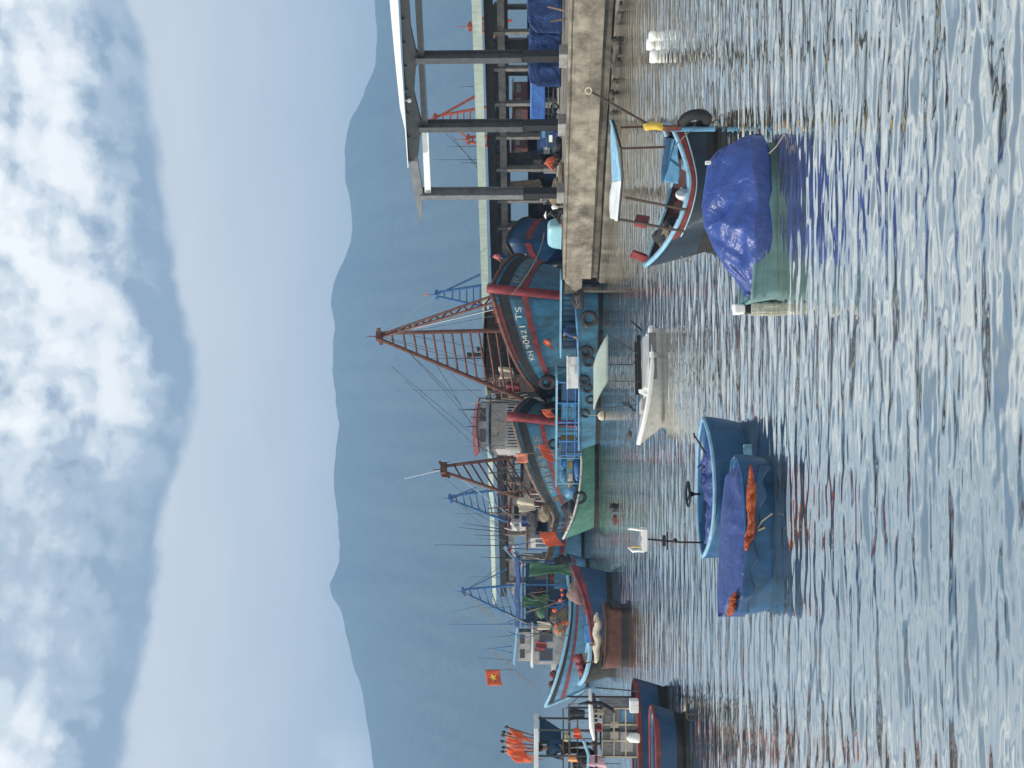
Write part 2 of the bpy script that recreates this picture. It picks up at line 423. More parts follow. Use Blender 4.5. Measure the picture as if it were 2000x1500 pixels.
TARPV = M('violet_blue_tarpaulin', (.033, .057, .18), rough=.45, var=.15, scale=6, bump=.12, dirt=(.065, .095, .24), dirt_amt=.30)
TURQ = M('turquoise_fibreglass', (.27, .50, .56), rough=.35, var=.08, scale=4, bump=.02, dirt=(.20, .34, .38), dirt_amt=.24)
HULLGREEN = M('pale_teal_hull', (.12, .215, .215), rough=.5, var=.2, scale=5, bump=.05, streak=.5, dirt=(.09, .11, .09), dirt_amt=.36)
GREEN = M('green_paint', (.045, .15, .115), rough=.55, var=.3, scale=3, bump=.08, streak=.5, dirt=(.05, .09, .07), dirt_amt=.38)
FIBB = M('blue_fibreglass', (.013, .072, .165), rough=.4, var=.25, scale=5, bump=.04, streak=.4, dirt=(.03, .07, .12), dirt_amt=.35)
NET_G = M('green_net', (.05, .13, .075), rough=.9, var=.6, scale=14, bump=.4, dirt=(.10, .14, .08), dirt_amt=.4)
NET_D = M('dark_net', (.035, .035, .04), rough=.9, var=.6, scale=14, bump=.4, dirt=(.09, .08, .065), dirt_amt=.4)
NET_T = M('tan_net', (.22, .17, .11), rough=.9, var=.5, scale=14, bump=.4, dirt=(.10, .08, .055), dirt_amt=.42)
ROPE = M('rope_fibre', (.27, .23, .17), rough=.9, var=.3, scale=20, bump=.2)
WIRE = M('stay_wire', (.07, .08, .09), rough=.5, var=.2)
WWIRE = M('pale_line', (.48, .50, .50), rough=.6, var=.15)
ORANGE = M('orange_cloth', (.62, .105, .04), rough=.75, var=.18, scale=6, bump=.12, dirt=(.50, .075, .03), dirt_amt=.34)
PALEB = M('pale_cyan_paint', (.36, .50, .55), rough=.5, var=.2, scale=5, bump=.05, dirt=(.2, .22, .22), dirt_amt=.33)
ORNET = M('orange_net', (.30, .065, .022), rough=.85, var=.45, scale=16, bump=.35, dirt=(.25, .06, .03), dirt_amt=.36)
CANOPYG = M('sage_canvas', (.42, .48, .40), rough=.75, var=.08, scale=4, bump=.05)
CANVAS = M('beige_canvas', (.50, .44, .34), rough=.85, var=.15, scale=6, bump=.15, dirt=(.30, .26, .2), dirt_amt=.3)
YELLOW = M('ochre_crate', (.36, .25, .09), rough=.7, var=.2, scale=5)
PINK = M('pink_cloth', (.62, .40, .46), rough=.8, var=.15, scale=6, bump=.12)
SKIN = M('skin', (.30, .17, .11), rough=.6, var=.12, scale=9)
HAIR = M('black_hair', (.012, .010, .009), rough=.6, var=.3, scale=12)
LETTER = M('letter_white', (.60, .58, .50), rough=.7, var=.25, scale=9, dirt=(.20, .18, .13), dirt_amt=.38)
LETTERD = M('letter_faded', (.26, .23, .17), rough=.8, var=.35, scale=9)
FLAGR = M('flag_red', (.50, .085, .03), rough=.75, var=.12, scale=5)
FLAGY = M('flag_yellow', (.78, .55, .08), rough=.75, var=.08, scale=5)

CONC_D = M('shaded_concrete', (.20, .19, .175), rough=.85, var=.3, scale=2.5, bump=.15, streak=.5, dirt=(.07, .065, .058), dirt_amt=.42)  # darker copy of the column concrete: shade under the shed roof in the colour
def quay_mat():
    mt = M('quay_concrete', (.235, .208, .168), rough=.9, var=.42, scale=1.5, bump=.4, streak=.3, dirt=(.075, .066, .05), dirt_amt=.48)
    nt = mt.node_tree; N = nt.nodes; L = nt.links; b = N['Principled BSDF']
    tc = N.new('ShaderNodeTexCoord'); sp = N.new('ShaderNodeSeparateXYZ'); L.new(tc.outputs['Object'], sp.inputs[0])
    cb = N.new('ShaderNodeCombineXYZ'); L.new(sp.outputs[0], cb.inputs[0]); L.new(sp.outputs[2], cb.inputs[1])
    nz = N.new('ShaderNodeTexNoise'); nz.inputs['Scale'].default_value = 1.6; nz.inputs['Detail'].default_value = 4; L.new(cb.outputs[0], nz.inputs[0])
    mxv = N.new('ShaderNodeMix'); mxv.data_type = 'VECTOR'; mxv.inputs[0].default_value = .30; L.new(cb.outputs[0], mxv.inputs[4]); L.new(nz.outputs['Color'], mxv.inputs[5])
    br = N.new('ShaderNodeTexBrick'); br.inputs['Scale'].default_value = 1; br.inputs['Brick Width'].default_value = 1.15; br.inputs['Row Height'].default_value = .52
    br.inputs['Mortar Size'].default_value = .03; br.inputs['Mortar Smooth'].default_value = .6
    br.inputs['Color1'].default_value = (1.12, 1.1, 1.05, 1); br.inputs['Color2'].default_value = (.78, .77, .75, 1); br.inputs['Mortar'].default_value = (.66, .64, .6, 1)
    L.new(mxv.outputs[1], br.inputs[0])
    old = b.inputs['Base Color'].links[0].from_socket
    mu = N.new('ShaderNodeMix'); mu.data_type = 'RGBA'; mu.blend_type = 'MULTIPLY'; mu.inputs[0].default_value = .45
    L.new(old, mu.inputs[6]); L.new(br.outputs['Color'], mu.inputs[7]); L.new(mu.outputs[2], b.inputs['Base Color'])
    return mt
QUAY = quay_mat()
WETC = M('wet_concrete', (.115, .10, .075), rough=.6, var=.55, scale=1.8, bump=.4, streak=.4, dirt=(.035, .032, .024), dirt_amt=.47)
ROCK = M('wet_rock', (.075, .068, .052), rough=.7, var=.5, scale=2.5, bump=.4, dirt=(.16, .145, .11), dirt_amt=.38)

# ================================================================== finger pier
ZD = 2.33
QB = G(1099.6, 546, ZD); QA = G(1113, 0, ZD)
qu = (QA - QB).normalized(); QRZ = atan2(qu.y, qu.x); qi = Vector((-qu.y, qu.x, 0))
def Q(x, y, z=ZD): return Vector((QB.x, QB.y, 0)) + qu * x + qi * y + Vector((0, 0, z))
def on_deck(px, py, back=0.0, z=ZD):       # point of the pier deck on a sight line, pushed back along the deck
    return G(px, py, z)
pier = thing('concrete_pier', 'weathered block-faced concrete pier with a dark wet footing', 'pier', (QB.x, QB.y, 0), QRZ)
PL = 46
mb = MB(); mb.box((PL / 2, 9.0, ZD - .06), (PL, 18.06, .12)); mb.build('deck_slab', QUAY, pier, bevel=.02)
mb = MB()
def facefn(u, v):
    x = u * PL; z = .72 + v * (ZD - .12 - .72)
    return (x, .05 + .035 * fbm(x * 1.3, z * 2, 21, 4) - .03 * (1 - v), z)
mb.grid(facefn, 160, 14); mb.box((PL / 2, .72, 1.4), (PL - .02, 1.2, 1.36)); mb.build('face_wall', QUAY, pier, smooth=True)
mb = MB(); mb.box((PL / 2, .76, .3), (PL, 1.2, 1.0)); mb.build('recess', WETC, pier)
mb = MB()
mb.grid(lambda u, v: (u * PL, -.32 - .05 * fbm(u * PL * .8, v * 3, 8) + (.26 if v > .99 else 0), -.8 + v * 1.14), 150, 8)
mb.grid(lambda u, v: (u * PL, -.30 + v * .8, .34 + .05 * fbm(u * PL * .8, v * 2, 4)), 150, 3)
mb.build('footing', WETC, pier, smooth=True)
mb = MB(); mb.box((-.62, 1.3, 1.72), (1.22, 2.4, 1.02)); mb.box((-1.12, .35, .6), (.2, .3, 1.2)); mb.build('end_landing', QUAY, pier, bevel=.02)
mb = MB(); mb.box((-.62, 1.0, .5), (1.18, .2, 1.4)); mb.build('landing_shade_panel', TAR, pier)  # black panel added to stand in for the shadowed void under the landing
mb = MB()
for k in range(5): mb.box((3 + k * 7.6, .5, ZD + .1), (.5, .4, .2)); mb.lathe((3 + k * 7.6, .5, ZD + .2), [(.001, 0), (.14, 0), (.11, .22), (.19, .3), (.17, .38), (.001, .4)], 12)
# rubble at the foot
mb = MB(); r = random.Random(5)
for k in range(150):
    x = r.uniform(10.5, 34); p = Vector((x, -.5 - abs(r.gauss(0, .55)), r.uniform(-.12, .18)))
    mb.ball(p, (r.uniform(.18, .5), r.uniform(.15, .4), r.uniform(.1, .28)), 5, 7, .18)
o = mb.build('rubble_stones', ROCK, None, smooth=False); o.location = (QB.x, QB.y, 0); o.rotation_euler.z = QRZ
tag(o, kind='stuff')

# ================================================================== steel canopy on the pier
can = thing('steel_canopy', 'tall open steel canopy with haunched beam and pale roof sheet on the pier', 'canopy', Q(12, 1.5), QRZ)
cinv = (Matrix.Translation(can.location) @ Matrix.Rotation(QRZ, 4, 'Z')).inverted()
def CL(px, py, dy=0.0):      # canopy-plane point (vertical plane 1.5 m behind the pier edge)
    d = ray(px, py); nrm = qi; t = ((Q(0, 1.5) - CAM).dot(nrm)) / d.dot(nrm)
    p = cinv @ (CAM + d * t); p.y += dy; return p
post_py = [(378, 822), (246, 818), (112, 812), (-30, 806), (-185, 800)]
for py, vt in post_py:
    a = CL(vt, py); x = a.x; zt = a.z; zj = (3.8 + (1050 - 1022) * .028) - ZD + .0
    mb = MB()
    mb.box((x, -.36, (zt + zj) / 2), (.30, .06, zt - zj)); mb.box((x, .36, (zt + zj) / 2), (.30, .06, zt - zj)); mb.box((x, 0, (zt + zj) / 2), (.05, .66, zt - zj))
    for k in range(3): mb.box((x, 0, zj + (zt - zj) * (k + .7) / 3.4), (.24, .66, .03))
    pst = mb.build('post', STEEL if py == 378 else DSTEEL, can)  # post clear of the roof lighter, others darker: sun and shade in the colour
    mb = MB(); mb.box((x, 0, zj / 2 + .2), (.34, .6, zj - .4)); mb.build('post_base', BLACK, can)
    mb = MB(); mb.box((x, 0, .2), (.75, .95, .42)); mb.build('pedestal', CONC, can, bevel=.03)
def beam(pts, name, mat, w):
    mb = MB()
    for (p0, t0, b0), (p1, t1, b1) in zip(pts[:-1], pts[1:]):
        A0, B0, A1, B1 = CL(t0, p0), CL(b0, p0), CL(t1, p1), CL(b1, p1)
        sh = Vector((0, w / 2, 0))
        mb.hexa([A0 - sh, B0 - sh, B0 + sh, A0 + sh], [A1 - sh, B1 - sh, B1 + sh, A1 + sh])
    return mb.build(name, mat, can)
b1 = [(432, 822, 824), (385, 811, 826), (372, 808, 826), (312, 800, 816), (262, 797, 821), (246, 795, 829), (230, 795, 821), (180, 794, 809), (130, 791, 812), (112, 789, 822), (96, 788, 812), (50, 786, 802), (0, 782, 799), (-30, 780, 815), (-60, 779, 797), (-185, 770, 795)]
b1a = [q for q in b1 if q[0] >= 310]; b1b = [q for q in b1 if q[0] <= 312]
beam(b1a, 'beam_end', STEEL, .3); beam(b1b, 'haunched_beam', DSTEEL, .3)  # one beam, sunlit end and roofed run put into two steel tones
beam([(376, 830, 842), (246, 824, 836)], 'tie_beam', GALV, .2); beam([(246, 824, 836), (112, 817, 829), (-30, 809, 822), (-185, 801, 814)], 'tie_beam', DSTEEL, .2)  # pale open bay, dark roofed bays: light and shade put into the colour
mb = MB()
rf = [(308, 799, 800.5), (235, 794, 796), (190, 784, 793), (100, 775, 787), (0, 766, 782), (-185, 752, 772)]
for (p0, t0, b0), (p1, t1, b1_) in zip(rf[:-1], rf[1:]):
    A0, B0, A1, B1 = CL(t0, p0), CL(b0, p0), CL(t1, p1), CL(b1_, p1)
    f = Vector((0, -.9, 0)); k = Vector((0, 7, 1.0))
    mb.hexa([A0 + f, B0 + f, B0 + k, A0 + k], [A1 + f, B1 + f, B1 + k, A1 + k])
mb.build('roof_sheet', GALV, can)
mb = MB()
for py in range(-150, 320, 46):
    v = np.interp(py, [-185, 0, 310], [778, 786, 801])
    mb.bar(CL(v, py) + Vector((0, -.3, 0)), CL(v, py) + Vector((0, 6.5, .75)), .12, .16)
mb.build('rafters', DSTEEL, can)
lamp = MB(); a = CL(800, 190, -.3); lamp.ball(a, .12, 8, 10); lamp.bar(a, a + Vector((0, 0, .3)), .04); lamp.build('lamp', WHITE, can, smooth=True)

# ================================================================== long shed
S0 = Vector((27, 72, 0)); SD = Vector((-48, 33, 0)).normalized(); SRZ = atan2(SD.y, SD.x); SI = Vector((SD.y, -SD.x, 0))   # SI: away from the water (behind)
if SI.y < 0: SI = -SI
def st(py):                  # distance along the shed at which the sight column py meets it
    b = (750 - py) / F
    return (S0.x - b * S0.y) / (b * SD.y - SD.x)
def SH(x, back=0.0, z=0.0): return S0 + SD * x + SI * back + Vector((0, 0, z))
quay = thing('shed_quay', 'long low concrete quay under the green roofed shed', 'quay', S0, SRZ)
mb = MB(); mb.box((20, -5, ZD / 2 - .6), (100, 13, ZD + 1.2)); mb.build('quay_block', CONC, quay)
shed = thing('fish_landing_shed', 'long open concrete shed with pale green roof edge behind the trawlers', 'shed', S0 + Vector((0, 0, ZD)), SRZ)
xe = st(1158); x0 = -22
zb = lambda z: z - ZD
mb = MB()
nn = 300
def fas(u, v):
    x = x0 + (xe - x0) * u; h = .68 - .32 * max(0, x) / xe
    return (x, 1.5 + .010 * sin(x * 14), zb(8.36) - h * (1 - v))
mb.grid(fas, 420, 1)
mb.build('fascia', GREENROOF, shed)
mb = MB(); mb.hexa([(x0, 1.45, zb(8.34)), (xe, 1.45, zb(8.34)), (xe, 1.45, zb(8.28)), (x0, 1.45, zb(8.28))], [(x0, -12, zb(9.2)), (xe, -12, zb(9.2)), (xe, -12, zb(9.14)), (x0, -12, zb(9.14))]); mb.build('roof_sheet', GREENROOF, shed)
mb = MB(); mb.box(((x0 + xe) / 2, .3, zb(7.28)), (xe - x0, .5, .62)); mb.box(((x0 + xe) / 2, -8, zb(7.6)), (xe - x0, .4, .6)); mb.build('eave_beam', BLACK, shed)  # black carries the shade of the roof underside
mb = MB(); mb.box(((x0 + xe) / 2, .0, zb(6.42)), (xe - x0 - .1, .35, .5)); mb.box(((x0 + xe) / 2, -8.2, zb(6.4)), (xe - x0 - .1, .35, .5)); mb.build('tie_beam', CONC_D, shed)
mb = MB(); mb.box((19, -8.6, 1.15), (46, .25, 2.3)); mb.build('dark_backdrop', DWOOD, shed)  # made-up low wall, added to darken the openings between columns
cols = [st(p) for p in (62, 133, 201, 266, 329, 390, 442)]
sp_ = cols[6] - cols[5]
cx = [cols[0] - 3 * 2.9, cols[0] - 2 * 2.9, cols[0] - 2.9] + cols
while cx[-1] + 3.4 < xe: cx.append(cx[-1] + 3.3)
for x in cx:
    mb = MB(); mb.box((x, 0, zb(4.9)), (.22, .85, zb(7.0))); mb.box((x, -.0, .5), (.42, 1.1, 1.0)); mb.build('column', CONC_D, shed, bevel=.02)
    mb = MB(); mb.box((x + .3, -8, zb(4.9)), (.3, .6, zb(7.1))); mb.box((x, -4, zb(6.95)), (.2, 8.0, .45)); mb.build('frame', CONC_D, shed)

def crease(mt, scale, strength, dist):
    """sharp folds of stiff sheet: ridged noise bump over the soft one"""
    nt = mt.node_tree; N = nt.nodes; L = nt.links; b = N['Principled BSDF']; prev = b.inputs['Normal'].links[0].from_socket
    tc = N.new('ShaderNodeTexCoord')
    for sc, st_, ds in ((scale, strength, dist), (scale * 2.7, strength * .7, dist * .4)):
        n = N.new('ShaderNodeTexNoise'); n.inputs['Scale'].default_value = sc; n.inputs['Detail'].default_value = 2; n.inputs['Distortion'].default_value = .8; L.new(tc.outputs['Object'], n.inputs['Vector'])
        a = N.new('ShaderNodeMath'); a.operation = 'SUBTRACT'; L.new(n.outputs['Fac'], a.inputs[0]); a.inputs[1].default_value = .5
        c = N.new('ShaderNodeMath'); c.operation = 'ABSOLUTE'; L.new(a.outputs[0], c.inputs[0])
        p = N.new('ShaderNodeMath'); p.operation = 'POWER'; L.new(c.outputs[0], p.inputs[0]); p.inputs[1].default_value = .6
        bp = N.new('ShaderNodeBump'); bp.inputs['Strength'].default_value = st_; bp.inputs['Distance'].default_value = ds; L.new(p.outputs[0], bp.inputs['Height']); L.new(prev, bp.inputs['Normal']); prev = bp.outputs[0]
    L.new(prev, b.inputs['Normal'])
crease(TARP, 2.6, .5, .07); crease(TARPV, 2.8, .6, .06); crease(TARPD, 1.0, .55, .22)
# ================================================================== boats
def sstep(a, b, x):
    t = min(1, max(0, (x - a) / (b - a))); return t * t * (3 - 2 * t)
class Boat:
    def __init__(s, name, label, cat, foot, head, L, B, bow, mid, stern, rake, mats, group=None, stern_w=.8, tm=.5, flare=.62, bowp=(1.9, 3.0), zb=-.35, wl=.22, double=False, deck=.6, stern_rake=.15, n=30, parts=True, cap=.09, stem=None, inside=None, thick=.06, sheerp=1.6, keel=None):
        s.thick = thick; s.L, s.B, s.bow, s.mid, s.stern, s.rake = L, B, bow, mid, stern, rake
        s.sw, s.tm, s.flare, s.bowp, s.zb, s.double, s.srake, s.sp = stern_w, tm, flare, bowp, zb, double, stern_rake, sheerp
        a = radians(head); fw = Vector((cos(a), sin(a), 0))
        c = Vector((foot[0], foot[1], 0)) - fw * (L / 2 - rake)
        s.root = thing(name, label, cat, c, a, group)
        s.mw = Matrix.Translation(c) @ Matrix.Rotation(a, 4, 'Z'); s.inv = s.mw.inverted()
        hm, bm_, rm = mats            # hull, below water, rail
        N = n
        mb = MB()
        lv = [0, .5, 1, 1.5, 2, 2.6, 3.2, 4, 5, 6]
        def lvz(t, k):
            top = s.sheer(t)
            return zb + (wl - zb) * k if k <= 1 else wl + (top - wl) * (k - 1) / 5
        for side in (1, -1):
            g = [[mb.bm.verts.new(s.hz(i / N, lvz(i / N, k), side)) for k in lv] for i in range(N + 1)]
            for i in range(N):
                for j in range(len(lv) - 1):
                    f = mb.bm.faces.new([g[i][j], g[i + 1][j], g[i + 1][j + 1], g[i][j + 1]]); f.material_index = 1 if lv[j + 1] <= 1 else 0
        # transom
        if not double:
            for j in range(len(lv) - 1):
                z0, z1 = lvz(0, lv[j]), lvz(0, lv[j + 1])
                f = mb.bm.faces.new([mb.bm.verts.new(s.hz(0, z, q)) for z, q in ((z0, 1), (z0, -1), (z1, -1), (z1, 1))]); f.material_index = 1 if lv[j + 1] <= 1 else 0
        s.hull = mb.build('hull', [hm, bm_], s.root, smooth=True, solid=thick)
        if rm is not None:
            mb = MB(); pts = [s.hz(i / N, s.sheer(i / N), 1) for i in range(N + 1)] + [s.hz(i / N, s.sheer(i / N), -1) for i in range(N - 1, -1, -1)]
            for side in (1, -1):
                mb.tube([s.hz(i / N, s.sheer(i / N), side) + Vector((0, side * cap * .3, cap * .3)) for i in range(N + 1)], cap, 6)
            if not double: mb.tube([s.hz(0, stern, 1), s.hz(0, stern, -1)], cap, 6)
            mb.build('gunwale', rm, s.root, smooth=True)
        if deck is not None:
            mb = MB()
            g = [[mb.bm.verts.new(s.dk(i / N, deck, q)) for q in (1, .5, 0, -.5, -1)] for i in range(N + 1)]
            for i in range(N):
                for j in range(4):
                    try: mb.bm.faces.new([g[i][j], g[i + 1][j], g[i + 1][j + 1], g[i][j + 1]])
                    except ValueError: pass
            mb.build('deck', inside or WOOD, s.root)
        if stem:
            mb = MB(); pts = []
            for k in range(9):
                z = -.3 + (bow + stem[1] + .3) * k / 8
                p = s.hz(1, min(z, bow), 1); p.y = 0; p.x += .05 + max(0, z - bow) * .28; p.z = z; pts.append(p)
            mb.tube(pts, [stem[0]] * 9, 8); mb.build('stem_post', stem[2], s.root, smooth=True)
    def sheer(s, t):
        if s.double: return s.mid + (s.bow - s.mid) * abs(2 * t - 1) ** 2 if t > .5 else s.mid + (s.stern - s.mid) * abs(2 * t - 1) ** 2
        a = s.mid + (s.bow - s.mid) * max(0, (t - .3) / .7) ** s.sp
        return a + (s.stern - s.mid) * max(0, (.4 - t) / .4) ** 1.6
    def hz(s, t, z, side, out=0.0):
        top = s.sheer(t); f = min(1.0, max(0.0, (z - s.zb) / (top - s.zb)))
        p = s.bowp[0] + (s.bowp[1] - s.bowp[0]) * f
        tau = max(0, (t - s.tm) / (1 - s.tm)); k = max(0.0, 1 - tau ** p)
        if s.double: k *= 1; tau2 = max(0, (s.tm - t) / s.tm); k = min(k, max(0.0, 1 - tau2 ** p)) ** (.5 if p > 2.6 else .8)
        else: k *= s.sw + (1 - s.sw) * sstep(0, .5, t)
        hb = s.B / 2 * k * (s.flare + (1 - s.flare) * f ** .7)
        x = -s.L / 2 + t * s.L - (1 - f) ** 1.1 * s.rake * sstep(.45, 1, t) + (1 - f) * s.srake * s.L * .3 * (1 - sstep(0, .4, t))
        if s.double: x *= 1 - .10 * (1 - f) ** 2
        return Vector((x, side * (hb + out), z))
    def hf(s, t, f, side, out=0.0): return s.hz(t, s.zb * 0 + f * s.sheer(t), side, out)
    def dk(s, t, d, q):
        z = max(s.sheer(t) - d, s.zb + .1); p = s.hz(t, z, 1); return Vector((p.x, p.y * .985 * q, z))
    def w(s, x, y, z): return s.mw @ Vector((x, y, z))
    def lp(s, px, py, Y): return s.inv @ P(px, py, Y)
    def lt(s, p): return s.inv @ Vector(p)
    def band(s, name, f0, f1, mat, out=.04, t0=0.0, t1=.995, sides=(1, -1)):
        mb = MB(); N = 40; out += s.thick / 2
        for side in sides:
            mb.grid(lambda u, v: s.hf(t0 + (t1 - t0) * u, f0 + (f1 - f0) * v, side, out), N, 2)
            mb.grid(lambda u, v: s.hf(t0 + (t1 - t0) * u, f1, side, out * (1 - v)), N, 1)
        return mb.build(name, mat, s.root, smooth=False)
    def text(s, body, t0, t1, f0, f1, side, mat, out=.06):
        cu = bpy.data.curves.new('t', 'FONT'); cu.body = body; cu.size = 1; cu.fill_mode = 'BOTH'
        o = bpy.data.objects.new('t', cu); COL.objects.link(o)
        dg = bpy.context.evaluated_depsgraph_get(); me = bpy.data.meshes.new_from_object(o.evaluated_get(dg))
        bpy.data.objects.remove(o)
        bm = bmesh.new(); bm.from_mesh(me); bmesh.ops.subdivide_edges(bm, edges=[e for e in bm.edges if e.calc_length() > .2], cuts=2)
        xs = [v.co.x for v in bm.verts]; ys = [v.co.y for v in bm.verts]; xa, xb, ya, yb = min(xs), max(xs), min(ys), max(ys)
        for v in bm.verts:
            u = (v.co.x - xa) / (xb - xa); q = (v.co.y - ya) / (yb - ya); jt = .004 * sin(u * 23 + q * 2) ; v.co = s.hf(t0 + (t1 - t0) * u, f0 + (f1 - f0) * (q * (.93 + .07 * sin(u * 31)) + .07 * sin(u * 17)) + jt, side, out)
        bm.to_mesh(me); bm.free(); me.materials.append(mat); me.name = 'registration'
        o = bpy.data.objects.new('registration', me); COL.objects.link(o); o.parent = s.root
        return o

def house(root, x0, x1, hw, z0, z1, wall, roof, win=3, over=.25, camber=.12, trim=None, hw1=None, name='cabin', winz=(.5, .82), front=True, glass=None, slope=0.0, roofname='cabin_roof', posts=False):
    hw1 = hw1 or hw
    mb = MB()
    if posts:
        for x in (x0, (x0 + x1) / 2, x1):
            for y in (-hw, hw): mb.bar((x, y, z0), (x, y, z1), .10)
        for y in (-hw, hw): mb.bar((x0, y, z0 + .9), (x1, y, z0 + .9), .07); mb.bar((x0, y, z1 - .1), (x1, y, z1 - .1), .1)
    else:
        mb.hexa([(x0, -hw, z0), (x1, -hw1, z0), (x1, hw1, z0), (x0, hw, z0)], [(x0, -hw, z1), (x1, -hw1, z1), (x1, hw1, z1), (x0, hw, z1)])
    c = mb.build(name, wall, root, bevel=.02)
    mb = MB()
    def rf(u, v):
        x = x0 - over + (x1 - x0 + 2 * over) * u; y = (v - .5) * 2
        return (x, y * (hw + over), z1 + .06 + camber * (1 - y * y) + slope * (u - .5))
    mb.grid(rf, 8, 10); mb.build(roofname, roof, root, solid=.09)
    h = z1 - z0
    if not posts:
        for side in (-1, 1):
            for k in range(win):
                xa = x0 + (x1 - x0) * (k + .2) / win; xb = x0 + (x1 - x0) * (k + .8) / win
                mb = MB(); y = side * (max(hw, hw1) + .0)
                ya = side * (hw + (hw1 - hw) * (k + .5) / win + .015)
                mb.box(((xa + xb) / 2, ya, z0 + h * sum(winz) / 2), (xb - xa, .05, h * (winz[1] - winz[0])))
                mb.build('window', glass or GLASS, c)
                if trim:
                    mb = MB(); za, zc = z0 + h * winz[0], z0 + h * winz[1]
                    for q in (za, zc): mb.box(((xa + xb) / 2, ya, q), (xb - xa + .12, .09, .06))
                    for q in (xa, xb): mb.box((q, ya, (za + zc) / 2), (.06, .088, zc - za))
                    mb.build('window_frame', trim, c)
        if front:
            for q in ((x1, 1), (x0, -1)):
                for k in range(2):
                    y = (k - .5) * hw * .95; mb = MB(); mb.box((q[0] + q[1] * .015, y, z0 + h * sum(winz) / 2), (.05, hw * .6, h * (winz[1] - winz[0]))); mb.build('window', GLASS, c)
    return c

def mast(root, inv, apex, fa, fb, n, r, mat, boom=None, top=1.0, gap=.0, boomr=None, rung0=.1, apexw=.12):
    """A-shaped ladder mast: two legs with rungs, optional boom"""
    ap, a, b = inv @ apex, inv @ fa, inv @ fb
    w = (a - b).normalized() * apexw
    mb = MB(); mb.tube([a, ap + w], [r * 1.25, r], 8); mb.tube([b, ap - w], [r * 1.25, r], 8)
    mb.box(ap + Vector((0, 0, .05)), (apexw * 2.6, apexw * 2.6, apexw * 1.6)); mb.bar(ap - w * 2.6, ap + w * 2.6, r * 1.8)
    mb.tube([ap, ap + Vector((0, 0, top))], [r * .5, r * .15], 6)
    ms = mb.build('mast', mat, root, smooth=False)
    for k in range(n):
        t = rung0 + (1 - rung0) * (k / n) ** .92
        mb = MB(); mb.tube([ap + w + (a - ap - w) * t, ap - w + (b - ap + w) * t], r * .62, 6); mb.build('rung', mat, ms)
    if boom is not None:
        q = inv @ boom; mb = MB()
        br = boomr or r * 1.2
        d = (q - ap).normalized(); sd = d.cross(Vector((0, 0, 1))).normalized() * br * 1.6
        for k in (-1, 1): mb.tube([ap + sd * k * .4, q + sd * k], br * .55, 6)
        nz = max(4, int((q - ap).length / .55))
        for k in range(nz):
            p0 = ap.lerp(q, k / nz); p1 = ap.lerp(q, (k + 1) / nz); sg = 1 if k % 2 else -1
            mb.tube([p0 + sd * sg * (.4 + .6 * k / nz), p1 - sd * sg * (.4 + .6 * (k + 1) / nz)], br * .35, 5)
        mb.build('boom', mat, ms)
    return ms

def wires(root, inv, segs, r, mat, name='rigging', sag=.0):
    mb = MB()
    for s_ in segs:
        a, b = inv @ s_[0], inv @ s_[1]; n = 6
        mb.tube([a.lerp(b, k / n) - Vector((0, 0, sag * (1 - (2 * k / n - 1) ** 2) * (a - b).length)) for k in range(n + 1)], r, 5)
    return mb.build(name, mat, root)

def antenna(root, inv, px0, px1, py, Y, r, mat, name='antenna', py1=None):
    a, b = inv @ P(px1, py, Y), inv @ P(px0, py1 if py1 is not None else py, Y)
    mb = MB(); mb.tube([a, a.lerp(b, .45), b], [r, r * .7, r * .3], 6); return mb.build(name, mat, root)

def crumple(mb, c, s, seed, nu=16, nv=22, amp=.28, flat=.0):
    c = Vector(c); s = Vector(s)
    def fn(u, v):
        a = u * pi * .998 + .001; b = v * 2 * pi
        d = Vector((sin(a) * cos(b), sin(a) * sin(b), cos(a)))
        k = 1 + amp * fbm(d.x * 4 + seed, d.y * 4 + d.z * 5, seed, 4)
        q = Vector((d.x * s.x * k, d.y * s.y * k, d.z * s.z * k))
        if q.z < -s.z * .5: q.z = -s.z * .5
        return c + q
    return mb.grid(fn, nu, nv, wrap=True)
def heap(name, label, cat, c, s, mat, seed, parent=None, group=None, rz=0, strands=0, smat=None, sr=.015):
    mb = MB(); crumple(mb, (0, 0, s[2] * .5), s, seed)
    o = mb.build(name, mat, parent, smooth=True, loc=c); o.rotation_euler.z = rz
    if label: tag(o, label, cat, group)
    if strands:
        r = random.Random(seed); mb = MB()
        for k in range(strands):
            a = r.uniform(0, 6.28); p = []
            for i in range(9):
                a += r.uniform(.3, .9); q = r.uniform(.5, 1.02)
                p.append((cos(a) * s[0] * q, sin(a) * s[1] * q, s[2] * (.5 + .75 * sqrt(max(0, 1.02 - q * q)) + r.uniform(0, .12))))
            mb.tube(p, sr, 5)
        mb.build('rope_strands', smat or ROPE, o)
    return o
def tyre(c, n, R=.34, r=.11, label='', group='tyre fenders hung on the boats'):
    mb = MB(); mb.torus((0, 0, 0), R, r, n, 20, 8)
    return tag(mb.build('tyre', TYRE, None, smooth=True, loc=c), label, 'tyre', group)
def cloth(name, fn, nu, nv, mat, label=None, cat=None, parent=None, solid=.012, group=None):
    mb = MB(); mb.grid(fn, nu, nv); o = mb.build(name, mat, parent, smooth=True, solid=solid)
    return tag(o, label, cat, group)
